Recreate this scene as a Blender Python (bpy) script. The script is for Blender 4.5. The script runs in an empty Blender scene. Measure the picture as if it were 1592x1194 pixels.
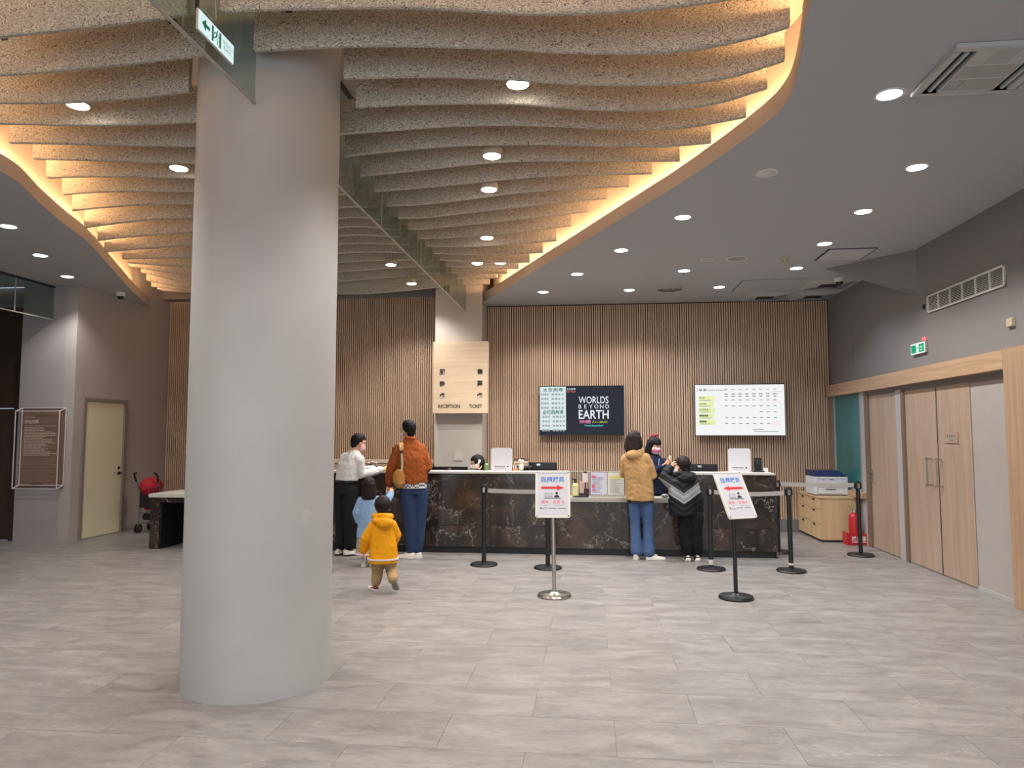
import bpy, bmesh, math, random
from math import sin, cos, pi, radians as R
from mathutils import Vector as V, Matrix as M, noise
random.seed(7)
S = bpy.context.scene
COL = S.collection

# ------------------------------------------------------------------ camera, world, light, exposure
cam = bpy.data.objects.new('camera', bpy.data.cameras.new('camera')); COL.objects.link(cam)
cam.location = (0, 0, 1.59)
cam.rotation_euler = (R(90 + 4.035), 0, R(6.151))
cam.data.sensor_width = 36.0
cam.data.lens = 1120.0 / 1592.0 * 36.0
cam.data.clip_end = 200
S.camera = cam
S.view_settings.view_transform = 'Standard'
S.view_settings.look = 'None'
S.view_settings.exposure = 0.7
S.view_settings.gamma = 1.0
S.view_settings.use_curve_mapping = False
S.cycles.use_denoising = True
S.cycles.max_bounces = 9
S.cycles.diffuse_bounces = 5
S.cycles.transparent_max_bounces = 16
S.cycles.glossy_bounces = 3
S.cycles.transmission_bounces = 5
S.cycles.sample_clamp_indirect = 4.0
S.cycles.caustics_reflective = False
S.cycles.caustics_refractive = False
W = bpy.data.worlds.new('world'); S.world = W; W.use_nodes = True
W.node_tree.nodes['Background'].inputs['Color'].default_value = (0.75, 0.86, 1.0, 1)
W.node_tree.nodes['Background'].inputs['Strength'].default_value = 0.6
CEIL = 3.85
SPOT_W = 78.0
COVE_E = 84.0

def area_light(name, loc, rot, sx, sy, power, color):
    l = bpy.data.lights.new(name, 'AREA'); l.shape = 'RECTANGLE'; l.size = sx; l.size_y = sy
    l.energy = power; l.color = color
    o = bpy.data.objects.new(name, l); COL.objects.link(o); o.location = loc; o.rotation_euler = rot
    return o
# added fill: daylight assumed to enter by an unseen entrance behind the photographer
area_light('assumed_daylight_fill', (-0.6, -4.3, 1.9), (R(90), 0, 0), 8.5, 2.9, 130, (0.95, 0.98, 1.0))

# ------------------------------------------------------------------ materials
MATS = {}
def nodes_of(name):
    m = bpy.data.materials.new(name); m.use_nodes = True
    nt = m.node_tree
    return m, nt, nt.nodes['Principled BSDF']
def lin(c):
    if isinstance(c, str):
        c = [int(c[i:i+2], 16) / 255 for i in (0, 2, 4)]
    return tuple((x / 12.92 if x <= 0.04045 else ((x + 0.055) / 1.055) ** 2.4) for x in c) + (1,)
def N(nt, t, **kw):
    n = nt.nodes.new(t)
    for k, v in kw.items(): setattr(n, k, v)
    return n
def ramp(nt, stops):
    n = nt.nodes.new('ShaderNodeValToRGB'); e = n.color_ramp.elements
    while len(e) < len(stops): e.new(0.5)
    for i, (p, c) in enumerate(stops):
        e[i].position = p; e[i].color = lin(c) if not (isinstance(c, tuple) and len(c) == 4) else c
    return n
def mapping(nt, scale=(1, 1, 1), coord='Object', rot=(0, 0, 0)):
    tc = N(nt, 'ShaderNodeTexCoord'); mp = N(nt, 'ShaderNodeMapping')
    mp.inputs['Scale'].default_value = scale; mp.inputs['Rotation'].default_value = rot
    nt.links.new(tc.outputs[coord], mp.inputs['Vector'])
    return mp
def noise_tex(nt, vec, scale, detail=3, rough=0.5, dist=0.0):
    n = N(nt, 'ShaderNodeTexNoise')
    n.inputs['Scale'].default_value = scale; n.inputs['Detail'].default_value = detail
    n.inputs['Roughness'].default_value = rough; n.inputs['Distortion'].default_value = dist
    if vec is not None: nt.links.new(vec, n.inputs['Vector'])
    return n
def bump(nt, b, h, strength, dist=0.01):
    n = N(nt, 'ShaderNodeBump'); n.inputs['Strength'].default_value = strength; n.inputs['Distance'].default_value = dist
    nt.links.new(h, n.inputs['Height']); nt.links.new(n.outputs['Normal'], b.inputs['Normal'])
def plain(name, c, rough=0.6, metal=0.0, var=0.05, nscale=6, spec=0.5, bmp=0.0, bscale=60):
    if name in MATS: return MATS[name]
    m, nt, b = nodes_of(name)
    col = lin(c)
    b.inputs['Roughness'].default_value = rough; b.inputs['Metallic'].default_value = metal
    b.inputs['Specular IOR Level'].default_value = spec
    mp = mapping(nt)
    n = noise_tex(nt, mp.outputs['Vector'], nscale, 4)
    r = N(nt, 'ShaderNodeMix', data_type='RGBA', blend_type='MIX')
    r.inputs[6].default_value = tuple(x * (1 - var) for x in col[:3]) + (1,)
    r.inputs[7].default_value = tuple(min(1, x * (1 + var)) for x in col[:3]) + (1,)
    nt.links.new(n.outputs['Fac'], r.inputs[0]); nt.links.new(r.outputs[2], b.inputs['Base Color'])
    if bmp:
        n2 = noise_tex(nt, mp.outputs['Vector'], bscale, 4)
        bump(nt, b, n2.outputs['Fac'], bmp)
    MATS[name] = m; return m
def emit(name, c, strength):
    if name in MATS: return MATS[name]
    m, nt, b = nodes_of(name)
    b.inputs['Base Color'].default_value = (0.012, 0.012, 0.014, 1); b.inputs['Roughness'].default_value = 0.3; b.inputs['Specular IOR Level'].default_value = 0.12
    b.inputs['Emission Color'].default_value = lin(c); b.inputs['Emission Strength'].default_value = strength
    MATS[name] = m; return m
def wood(name, dark, light, axis='z', scale=1.0, rough=0.5):
    if name in MATS: return MATS[name]
    m, nt, b = nodes_of(name)
    a = 1.2 * scale; c = 26 * scale
    mp = mapping(nt, {'x': (a, c, c), 'y': (c, a, c), 'z': (c, c, a)}[axis])
    n = noise_tex(nt, mp.outputs['Vector'], 1.0, 5, 0.6, 0.6)
    r = ramp(nt, [(0.28, dark), (0.5, tuple((x + y) / 2 for x, y in zip(hexc(dark), hexc(light)))), (0.72, light)])
    nt.links.new(n.outputs['Fac'], r.inputs['Fac']); nt.links.new(r.outputs['Color'], b.inputs['Base Color'])
    b.inputs['Roughness'].default_value = rough
    bump(nt, b, n.outputs['Fac'], 0.08)
    MATS[name] = m; return m
def hexc(c): return [int(c[i:i+2], 16) / 255 for i in (0, 2, 4)]

def m_floor():
    m, nt, b = nodes_of('vinyl_floor_tile')
    tc = N(nt, 'ShaderNodeTexCoord'); oi = N(nt, 'ShaderNodeObjectInfo')
    # each tile shows its own piece of the print
    sc = N(nt, 'ShaderNodeVectorMath', operation='SCALE'); sc.inputs['Scale'].default_value = 37.0
    nt.links.new(oi.outputs['Location'], sc.inputs[0])
    ad = N(nt, 'ShaderNodeVectorMath', operation='ADD')
    nt.links.new(tc.outputs['Object'], ad.inputs[0]); nt.links.new(sc.outputs[0], ad.inputs[1])
    mp = N(nt, 'ShaderNodeMapping'); mp.inputs['Scale'].default_value = (1.0, 2.6, 1)
    nt.links.new(ad.outputs[0], mp.inputs['Vector'])
    n1 = noise_tex(nt, mp.outputs['Vector'], 2.6, 8, 0.62, 0.7)
    n2 = noise_tex(nt, mp.outputs['Vector'], 14, 6, 0.7, 0.8)
    r1 = ramp(nt, [(0.25, '6e6b69'), (0.48, '83807e'), (0.62, '8f8c8a'), (0.8, '9a9795')])
    nt.links.new(n1.outputs['Fac'], r1.inputs['Fac'])
    r2 = ramp(nt, [(0.32, (0.70, 0.69, 0.68, 1)), (0.56, (1, 1, 1, 1))])
    nt.links.new(n2.outputs['Fac'], r2.inputs['Fac'])
    mx = N(nt, 'ShaderNodeMix', data_type='RGBA', blend_type='MULTIPLY'); mx.inputs[0].default_value = 0.75
    nt.links.new(r1.outputs['Color'], mx.inputs[6]); nt.links.new(r2.outputs['Color'], mx.inputs[7])
    v = N(nt, 'ShaderNodeTexVoronoi', feature='DISTANCE_TO_EDGE'); v.inputs['Scale'].default_value = 1.7
    nd = noise_tex(nt, mp.outputs['Vector'], 5, 4)
    av = N(nt, 'ShaderNodeVectorMath', operation='ADD'); nt.links.new(mp.outputs['Vector'], av.inputs[0]); nt.links.new(nd.outputs['Color'], av.inputs[1])
    nt.links.new(av.outputs[0], v.inputs['Vector'])
    rv = ramp(nt, [(0.0, (1, 1, 1, 1)), (0.012, (0, 0, 0, 1))]); nt.links.new(v.outputs['Distance'], rv.inputs['Fac'])
    nm = noise_tex(nt, mp.outputs['Vector'], 1.9, 2); rm = ramp(nt, [(0.5, (0, 0, 0, 1)), (0.65, (0.35, 0.35, 0.35, 1))]); nt.links.new(nm.outputs['Fac'], rm.inputs['Fac'])
    vm = N(nt, 'ShaderNodeMath', operation='MULTIPLY'); nt.links.new(rv.outputs['Color'], vm.inputs[0]); nt.links.new(rm.outputs['Color'], vm.inputs[1])
    mv = N(nt, 'ShaderNodeMix', data_type='RGBA'); mv.inputs[7].default_value = lin('d8d5d0')
    nt.links.new(vm.outputs[0], mv.inputs[0]); nt.links.new(mx.outputs[2], mv.inputs[6])
    # slight tone change from tile to tile
    hs = N(nt, 'ShaderNodeHueSaturation'); mr = N(nt, 'ShaderNodeMapRange'); mr.inputs['To Min'].default_value = 0.955; mr.inputs['To Max'].default_value = 1.035
    nt.links.new(oi.outputs['Random'], mr.inputs['Value']); nt.links.new(mr.outputs[0], hs.inputs['Value'])
    nt.links.new(mv.outputs[2], hs.inputs['Color'])
    nt.links.new(hs.outputs['Color'], b.inputs['Base Color'])
    rr = N(nt, 'ShaderNodeMapRange'); rr.inputs['To Min'].default_value = 0.30; rr.inputs['To Max'].default_value = 0.48
    nt.links.new(n2.outputs['Fac'], rr.inputs['Value']); nt.links.new(rr.outputs[0], b.inputs['Roughness'])
    bump(nt, b, n2.outputs['Fac'], 0.10, 0.004)
    b.inputs['Specular IOR Level'].default_value = 0.4
    return m
def m_woodwool():
    m, nt, b = nodes_of('wood_wool_board')
    tc = N(nt, 'ShaderNodeTexCoord'); oi = N(nt, 'ShaderNodeObjectInfo')
    nw = noise_tex(nt, tc.outputs['Object'], 9, 2)
    ws = N(nt, 'ShaderNodeVectorMath', operation='SCALE'); ws.inputs['Scale'].default_value = 0.16
    nt.links.new(nw.outputs['Color'], ws.inputs[0])
    ad = N(nt, 'ShaderNodeVectorMath', operation='ADD'); nt.links.new(tc.outputs['Object'], ad.inputs[0]); nt.links.new(ws.outputs[0], ad.inputs[1])
    outs = []
    for rot, sc in ((R(35), (60, 240, 240)), (R(-50), (70, 265, 275))):
        mp = N(nt, 'ShaderNodeMapping'); mp.inputs['Rotation'].default_value = (0, rot, 0); mp.inputs['Scale'].default_value = sc
        nt.links.new(ad.outputs[0], mp.inputs['Vector'])
        n = noise_tex(nt, mp.outputs['Vector'], 1.0, 2, 0.5, 0.4); outs.append(n.outputs['Fac'])
    mxm = N(nt, 'ShaderNodeMath', operation='MAXIMUM'); nt.links.new(outs[0], mxm.inputs[0]); nt.links.new(outs[1], mxm.inputs[1])
    r = ramp(nt, [(0.41, '443c32'), (0.495, '9a9182'), (0.58, 'd0c9bb'), (0.75, 'e4dfd3')])
    nt.links.new(mxm.outputs[0], r.inputs['Fac']); nt.links.new(r.outputs['Color'], b.inputs['Base Color'])
    b.inputs['Roughness'].default_value = 0.9; b.inputs['Specular IOR Level'].default_value = 0.15
    bump(nt, b, mxm.outputs[0], 0.7, 0.006)
    return m
def m_marble():
    m, nt, b = nodes_of('dark_brown_marble')
    tc = N(nt, 'ShaderNodeTexCoord'); oi = N(nt, 'ShaderNodeObjectInfo')
    ad0 = N(nt, 'ShaderNodeVectorMath', operation='ADD'); sc = N(nt, 'ShaderNodeVectorMath', operation='SCALE'); sc.inputs['Scale'].default_value = 9.3
    cx = N(nt, 'ShaderNodeCombineXYZ'); nt.links.new(oi.outputs['Random'], cx.inputs[0]); nt.links.new(oi.outputs['Random'], cx.inputs[2])
    nt.links.new(cx.outputs[0], sc.inputs[0]); nt.links.new(tc.outputs['Object'], ad0.inputs[0]); nt.links.new(sc.outputs[0], ad0.inputs[1])
    base = ad0.outputs[0]
    n1 = noise_tex(nt, base, 2.2, 7, 0.65, 0.5)
    r1 = ramp(nt, [(0.3, '1d1917'), (0.5, '332b27'), (0.62, '463730'), (0.75, '57463b')])
    nt.links.new(n1.outputs['Fac'], r1.inputs['Fac'])
    nd = noise_tex(nt, base, 3.0, 6, 0.7)
    s2 = N(nt, 'ShaderNodeVectorMath', operation='SCALE'); s2.inputs['Scale'].default_value = 0.7; nt.links.new(nd.outputs['Color'], s2.inputs[0])
    ad = N(nt, 'ShaderNodeVectorMath', operation='ADD'); nt.links.new(base, ad.inputs[0]); nt.links.new(s2.outputs[0], ad.inputs[1])
    prev = r1.outputs['Color']
    for scl, w, thr, col in ((1.9, 0.009, 0.44, 'd6cec4'), (4.2, 0.012, 0.52, 'b9b0a6'), (9.0, 0.02, 0.60, '9a9188')):
        v = N(nt, 'ShaderNodeTexVoronoi', feature='DISTANCE_TO_EDGE'); v.inputs['Scale'].default_value = scl
        nt.links.new(ad.outputs[0], v.inputs['Vector'])
        rv = ramp(nt, [(0.0, (1, 1, 1, 1)), (w, (0, 0, 0, 1))]); nt.links.new(v.outputs['Distance'], rv.inputs['Fac'])
        nm = noise_tex(nt, base, scl * 0.9 + 1.3, 3); rm = ramp(nt, [(thr, (0, 0, 0, 1)), (thr + 0.14, (0.85, 0.85, 0.85, 1))]); nt.links.new(nm.outputs['Fac'], rm.inputs['Fac'])
        vm = N(nt, 'ShaderNodeMath', operation='MULTIPLY'); nt.links.new(rv.outputs['Color'], vm.inputs[0]); nt.links.new(rm.outputs['Color'], vm.inputs[1])
        mv = N(nt, 'ShaderNodeMix', data_type='RGBA'); mv.inputs[7].default_value = lin(col)
        nt.links.new(vm.outputs[0], mv.inputs[0]); nt.links.new(prev, mv.inputs[6]); prev = mv.outputs[2]
    # light fossil flecks
    nf = noise_tex(nt, base, 16, 3, 0.6, 1.0); rf = ramp(nt, [(0.70, (0, 0, 0, 1)), (0.76, (0.8, 0.8, 0.8, 1))]); nt.links.new(nf.outputs['Fac'], rf.inputs['Fac'])
    mf = N(nt, 'ShaderNodeMix', data_type='RGBA'); mf.inputs[7].default_value = lin('c4bcb2')
    nt.links.new(rf.outputs['Color'], mf.inputs[0]); nt.links.new(prev, mf.inputs[6])
    nt.links.new(mf.outputs[2], b.inputs['Base Color'])
    b.inputs['Roughness'].default_value = 0.15
    return m
def m_column():
    m, nt, b = nodes_of('column_paint')
    mp = mapping(nt)
    n = noise_tex(nt, mp.outputs['Vector'], 2.0, 4)
    r = ramp(nt, [(0.3, 'a5a6a6'), (0.7, 'adaeae')]); nt.links.new(n.outputs['Fac'], r.inputs['Fac'])
    # paler rubbed patches about a metre up
    n2 = noise_tex(nt, mp.outputs['Vector'], 5.5, 5, 0.6, 1.0)
    r2 = ramp(nt, [(0.60, (0, 0, 0, 1)), (0.64, (0.5, 0.5, 0.5, 1))]); nt.links.new(n2.outputs['Fac'], r2.inputs['Fac'])
    sp = N(nt, 'ShaderNodeSeparateXYZ'); nt.links.new(mp.outputs['Vector'], sp.inputs[0])
    rz = ramp(nt, [(0.30, (0, 0, 0, 1)), (0.36, (1, 1, 1, 1)), (0.40, (1, 1, 1, 1)), (0.46, (0, 0, 0, 1))])
    mz = N(nt, 'ShaderNodeMapRange'); mz.inputs['From Min'].default_value = 0; mz.inputs['From Max'].default_value = 3.0
    nt.links.new(sp.outputs['Z'], mz.inputs['Value']); nt.links.new(mz.outputs[0], rz.inputs['Fac'])
    mm = N(nt, 'ShaderNodeMath', operation='MULTIPLY'); nt.links.new(r2.outputs['Color'], mm.inputs[0]); nt.links.new(rz.outputs['Color'], mm.inputs[1])
    mx = N(nt, 'ShaderNodeMix', data_type='RGBA'); mx.inputs[7].default_value = lin('bab8b5')
    nt.links.new(mm.outputs[0], mx.inputs[0]); nt.links.new(r.outputs['Color'], mx.inputs[6])
    nt.links.new(mx.outputs[2], b.inputs['Base Color']); b.inputs['Roughness'].default_value = 0.55
    n3 = noise_tex(nt, mp.outputs['Vector'], 90, 3); bump(nt, b, n3.outputs['Fac'], 0.05)
    return m
def m_glass(name, tint='e6efec', alpha=0.16, rough=0.03):
    m, nt, b = nodes_of(name)
    out = nt.nodes['Material Output']; nt.nodes.remove(b)
    tr = N(nt, 'ShaderNodeBsdfTransparent'); tr.inputs['Color'].default_value = lin(tint)
    gl = N(nt, 'ShaderNodeBsdfGlossy'); gl.inputs['Roughness'].default_value = rough
    fr = N(nt, 'ShaderNodeFresnel'); fr.inputs['IOR'].default_value = 1.45
    n = noise_tex(nt, None, 3); mr = N(nt, 'ShaderNodeMapRange'); mr.inputs['To Min'].default_value = alpha * 0.1; mr.inputs['To Max'].default_value = alpha * 0.4
    nt.links.new(n.outputs['Fac'], mr.inputs['Value'])
    ad = N(nt, 'ShaderNodeMath', operation='ADD'); nt.links.new(fr.outputs[0], ad.inputs[0]); nt.links.new(mr.outputs[0], ad.inputs[1])
    geo = N(nt, 'ShaderNodeNewGeometry'); inv = N(nt, 'ShaderNodeMath', operation='SUBTRACT'); inv.inputs[0].default_value = 1.0
    nt.links.new(geo.outputs['Backfacing'], inv.inputs[1])
    fm = N(nt, 'ShaderNodeMath', operation='MULTIPLY'); fm.use_clamp = True; nt.links.new(ad.outputs[0], fm.inputs[0]); nt.links.new(inv.outputs[0], fm.inputs[1])
    mx = N(nt, 'ShaderNodeMixShader'); nt.links.new(fm.outputs[0], mx.inputs[0]); nt.links.new(tr.outputs[0], mx.inputs[1]); nt.links.new(gl.outputs[0], mx.inputs[2])
    nt.links.new(mx.outputs[0], out.inputs['Surface'])
    return m
MAT_FLOOR = m_floor(); MAT_WOOL = m_woodwool(); MAT_MARBLE = m_marble(); MAT_COLUMN = m_column()
MAT_GLASS = m_glass('smoke_screen_glass'); MAT_ACRYL = m_glass('clear_acrylic', 'f4f6f6', 0.10)
PAINT = plain('grey_wall_paint', '807d7d', 0.75, var=0.03, nscale=3, spec=0.25, bmp=0.04, bscale=120)
PAINT_L = plain('warm_grey_wall_paint', 'aaa39f', 0.75, var=0.03, nscale=3, spec=0.25, bmp=0.04, bscale=120)
PAINT_C = plain('grey_ceiling_paint', 'b1b3b6', 0.8, var=0.02, nscale=2, spec=0.2)
PAINT_COVE = plain('cove_paint', 'b9afa6', 0.8, var=0.02, spec=0.2)
PILLAR = plain('pillar_paint', 'b4aea7', 0.6, var=0.02)
SLAT = wood('slat_wood', 'bb9c82', 'dfc2a6', 'z', 1.0, 0.55)
SLAT_BACK = plain('slat_backing', '4d392b', 0.8)
DOORWOOD = wood('door_veneer', '9a8473', 'b29c88', 'z', 0.8, 0.5)
HEADWOOD = wood('header_veneer', 'a3866c', 'c0a182', 'y', 0.8, 0.5)
POSTWOOD = wood('jamb_veneer', '9c8068', 'b5987b', 'z', 0.8, 0.5)
SIGNWOOD = wood('sign_veneer', 'cab296', 'dac6ac', 'x', 0.6, 0.5)
CABWOOD = wood('cabinet_veneer', 'b99d76', 'd0b48c', 'z', 0.5, 0.5)
DARKWOOD = wood('dark_door_veneer', '33251c', '45332a', 'z', 0.8, 0.5)
BLACK = plain('black_powder_coat', '17181b', 0.4)
BLACKP = plain('black_plastic', '141519', 0.35)
DARK = plain('dark_grey_metal', '34363a', 0.45, 0.3)
STEEL = plain('brushed_steel', 'b8b4ae', 0.25, 1.0)
CHROME = plain('chrome', 'd6d4d0', 0.12, 1.0)
WHITE = plain('white_plastic', 'dcdcda', 0.4, var=0.02)
OFFWHITE = plain('white_frame_paint', 'd2d0cc', 0.35, var=0.02)
PAPER = plain('white_paper', 'dcdce0', 0.7, var=0.02)
STONEW = plain('white_stone_top', 'c9c6c0', 0.35, var=0.03)
KICK = plain('black_kick_plate', '16181b', 0.5)
CREAM = plain('cream_door_paint', 'dcd7bb', 0.5, var=0.02)
TRIMG = plain('light_grey_trim', 'a9a6a6', 0.5, var=0.02)
INK = plain('black_ink', '1d1b1c', 0.6); INKGREY = plain('grey_ink', '6d6d72', 0.7)
RED = plain('red_paint', 'b01d22', 0.4)
SKIN = plain('skin', 'd9a685', 0.5, var=0.04, nscale=20)
HAIR = plain('black_hair', '131115', 0.6, var=0.35, nscale=90, spec=0.2)
HAIRB = plain('dark_brown_hair', '201817', 0.6, var=0.35, nscale=90, spec=0.2)

# ------------------------------------------------------------------ mesh helpers
class MB:
    def __init__(s): s.v = []; s.f = []
    def add(s, v, f):
        o = len(s.v); s.v += [tuple(p) for p in v]; s.f += [tuple(i + o for i in q) for q in f]; return s
    def box(s, x0, x1, y0, y1, z0, z1):
        return s.add([(x0,y0,z0),(x1,y0,z0),(x1,y1,z0),(x0,y1,z0),(x0,y0,z1),(x1,y0,z1),(x1,y1,z1),(x0,y1,z1)],
                     [(0,3,2,1),(4,5,6,7),(0,1,5,4),(1,2,6,5),(2,3,7,6),(3,0,4,7)])
    def cbox(s, c, d): return s.box(c[0]-d[0]/2, c[0]+d[0]/2, c[1]-d[1]/2, c[1]+d[1]/2, c[2]-d[2]/2, c[2]+d[2]/2)
    def hull(s, pts, faces): return s.add(pts, faces)
    def lathe(s, prof, c=(0,0,0), n=24):
        v = []; f = []; k = len(prof)
        for i in range(n):
            a = 2*pi*i/n
            for r, z in prof: v.append((c[0]+r*cos(a), c[1]+r*sin(a), c[2]+z))
        for i in range(n):
            j = (i+1) % n
            for q in range(k-1): f.append((i*k+q, j*k+q, j*k+q+1, i*k+q+1))
        f.append(tuple(i*k for i in range(n))[::-1]); f.append(tuple(i*k+k-1 for i in range(n)))
        return s.add(v, f)
    def cyl(s, c, r, h, n=24): return s.lathe([(r, 0), (r, h)], c, n)
    def rings(s, rings, cap=True):
        n = len(rings[0]); v = [p for r in rings for p in r]; f = []
        for i in range(len(rings)-1):
            for j in range(n):
                k = (j+1) % n; f.append((i*n+j, i*n+k, (i+1)*n+k, (i+1)*n+j))
        if cap: f.append(tuple(range(n))[::-1]); f.append(tuple((len(rings)-1)*n+j for j in range(n)))
        return s.add(v, f)
    def tube(s, pts, rad, n=10, round_ends=True):
        pts = [V(p) for p in pts]
        if not hasattr(rad, '__len__'): rad = [rad]*len(pts)
        rad = list(rad)
        if round_ends:
            d0 = (pts[0]-pts[1]).normalized(); d1 = (pts[-1]-pts[-2]).normalized()
            pts = [pts[0]+d0*rad[0]*0.85, pts[0]+d0*rad[0]*0.5] + pts + [pts[-1]+d1*rad[-1]*0.5, pts[-1]+d1*rad[-1]*0.85]
            rad = [rad[0]*0.4, rad[0]*0.85] + rad + [rad[-1]*0.85, rad[-1]*0.4]
        rs = []; ref = None
        for i, p in enumerate(pts):
            t = (pts[min(i+1, len(pts)-1)]-pts[max(i-1, 0)]).normalized()
            if ref is None: ref = t.orthogonal().normalized()
            u = (ref-t*ref.dot(t)); u = u.normalized() if u.length > 1e-5 else t.orthogonal().normalized(); ref = u
            w = t.cross(u)
            rs.append([p+(u*cos(2*pi*j/n)+w*sin(2*pi*j/n))*rad[i] for j in range(n)])
        return s.rings(rs)
    def bar(s, a, b, w, d):
        a = V(a); b = V(b); t = (b-a).normalized(); up = V((0,0,1)) if abs(t.z) < 0.95 else V((0,1,0))
        u = t.cross(up).normalized(); q = u.cross(t)
        r = lambda p: [p+u*w/2+q*d/2, p-u*w/2+q*d/2, p-u*w/2-q*d/2, p+u*w/2-q*d/2]
        return s.rings([r(a), r(b)])
    def ell(s, c, r, mat=None, nu=16, nv=10):
        v = []; f = []
        for i in range(nv+1):
            t = pi*i/nv
            for j in range(nu):
                p = V((r[0]*sin(t)*cos(2*pi*j/nu), r[1]*sin(t)*sin(2*pi*j/nu), r[2]*cos(t)))
                p = V(c)+p; v.append(mat @ p if mat else p)
        for i in range(nv):
            for j in range(nu):
                k = (j+1) % nu; f.append((i*nu+j, (i+1)*nu+j, (i+1)*nu+k, i*nu+k))
        return s.add(v, f)
    def prism(s, poly, O, u, w, d):      # polygon in plane (u, w) at O, extruded along n = u x w by d
        O = V(O); u = V(u); w = V(w); nn = u.cross(w).normalized()
        a = [O+u*x+w*y for x, y in poly]; b = [p+nn*d for p in a]; n = len(poly)
        return s.add(a+b, [tuple(range(n))[::-1], tuple(range(n, 2*n))]+[(i, (i+1) % n, n+(i+1) % n, n+i) for i in range(n)])
    def mesh(s, name, smooth=False, fix=True):
        me = bpy.data.meshes.new(name); me.from_pydata(s.v, [], s.f)
        if fix:
            bm = bmesh.new(); bm.from_mesh(me); bmesh.ops.remove_doubles(bm, verts=bm.verts, dist=1e-6)
            bmesh.ops.recalc_face_normals(bm, faces=bm.faces); bm.to_mesh(me); bm.free()
        if smooth: me.polygons.foreach_set('use_smooth', [True]*len(me.polygons))
        me.update(); return me
def link(name, me, mat, parent=None):
    o = bpy.data.objects.new(name, me); COL.objects.link(o)
    if mat is not None and me is not None and not me.materials: me.materials.append(mat)
    if parent is not None: o.parent = parent
    return o
def autosmooth(me, ang=35):
    me.polygons.foreach_set('use_smooth', [True]*len(me.polygons))
    try: me.set_sharp_from_angle(angle=R(ang))
    except Exception: pass
def part(name, mb, mat, parent=None, smooth=False, label=None, bevel=0.0):
    me = mb.mesh(name)
    if bevel:
        bm = bmesh.new(); bm.from_mesh(me)
        ed = [e for e in bm.edges if len(e.link_faces) == 2 and e.calc_face_angle(0) > 0.6]
        bmesh.ops.bevel(bm, geom=ed, offset=bevel, segments=2, affect='EDGES', clamp_overlap=True); bm.to_mesh(me); bm.free()
    if smooth or bevel: autosmooth(me)
    o = link(name, me, mat, parent)
    if label: o['label'] = label
    return o
def tag(o, label, cat, group=None):
    o['label'] = label; o['category'] = cat
    if group: o['group'] = group
    return o
def thing(name, label, cat, loc=(0,0,0), rz=0, group=None):
    o = bpy.data.objects.new(name, None); COL.objects.link(o); o.empty_display_size = 0.1
    o.location = loc; o.rotation_euler = (0, 0, rz)
    return tag(o, label, cat, group)
def struct(name, mb, mat, parent=None, smooth=False, bevel=0.0):
    o = part(name, mb, mat, parent, smooth, bevel=bevel)
    if parent is None: o['kind'] = 'structure'
    return o
def dup(root, loc, rz=None, label=None, group=None):
    r = root.copy(); COL.objects.link(r); r.location = loc
    if rz is not None: r.rotation_euler = (0, 0, rz)
    if label: r['label'] = label
    if group: r['group'] = group
    for ch in list(root.children):
        c = ch.copy(); COL.objects.link(c); c.parent = r
        for g in list(ch.children):
            d = g.copy(); COL.objects.link(d); d.parent = c
    return r
FC = bpy.data.curves.new('font_work', 'FONT'); FO = bpy.data.objects.new('font_work', FC); COL.objects.link(FO)
def text(name, body, O, u, w, size, mat, parent, bold=0.0, align='CENTER', width=None, spacing=1.0):
    FC.body = body; FC.size = 1.0; FC.align_x = 'LEFT'; FC.offset = bold; FC.space_character = spacing; FC.resolution_u = 3
    dg = bpy.context.evaluated_depsgraph_get(); dg.update()
    me = bpy.data.meshes.new_from_object(FO.evaluated_get(dg)); me.materials.clear()
    if not len(me.vertices): return None
    xs = [v.co.x for v in me.vertices]; ys = [v.co.y for v in me.vertices]
    x0, x1, y0, y1 = min(xs), max(xs), min(ys), max(ys)
    sy = size / max(y1-y0, 1e-4); sx = width/(x1-x0) if width else sy
    ax = {'CENTER': (x0+x1)/2, 'LEFT': x0, 'RIGHT': x1}[align]
    u = V(u).normalized(); w = V(w).normalized(); O = V(O)
    for v in me.vertices: v.co = O + u*((v.co.x-ax)*sx) + w*((v.co.y-(y0+y1)/2)*sy)
    me.update(); return link(name, me, mat, parent)
def marks(name, rects, O, u, w, mat, parent):
    u = V(u).normalized(); w = V(w).normalized(); O = V(O); mb = MB()
    for x0, x1, y0, y1 in rects:
        mb.add([O+u*x0+w*y0, O+u*x1+w*y0, O+u*x1+w*y1, O+u*x0+w*y1], [(0,1,2,3)])
    me = bpy.data.meshes.new(name); me.from_pydata(mb.v, [], mb.f); me.update()
    o = link(name, me, mat, parent)
    if len(rects) > 1: o['kind'] = 'stuff'
    return o
def print_lines(w, h, n, x0=0.0, fill=0.6, jitter=0.3, rnd=None):
    rnd = rnd or random.Random(3); out = []
    for i in range(n):
        y = h*(1-(i+0.5)/n); x = x0; end = w*(1-rnd.random()*jitter)
        while x < end:
            l = rnd.uniform(0.02, 0.09)*w+0.004; out.append((x, min(x+l, end), y-h/n*fill/2, y+h/n*fill/2)); x += l+0.012*w
    return out
def catmull(pts, n=6):
    P = [V(p) for p in pts]; P = [P[0]*2-P[1]] + P + [P[-1]*2-P[-2]]; out = []
    for i in range(1, len(P)-2):
        for k in range(n):
            t = k/n; a, b, c, d = P[i-1:i+3]
            out.append(0.5*((2*b)+(c-a)*t+(2*a-5*b+4*c-d)*t*t+(3*b-a-3*c+d)*t**3))
    out.append(P[-2]); return out
ORD = ['first','second','third','fourth','fifth','sixth','seventh','eighth','ninth','tenth','eleventh','twelfth','thirteenth','fourteenth','fifteenth','sixteenth','seventeenth','eighteenth','nineteenth','twentieth']
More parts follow.
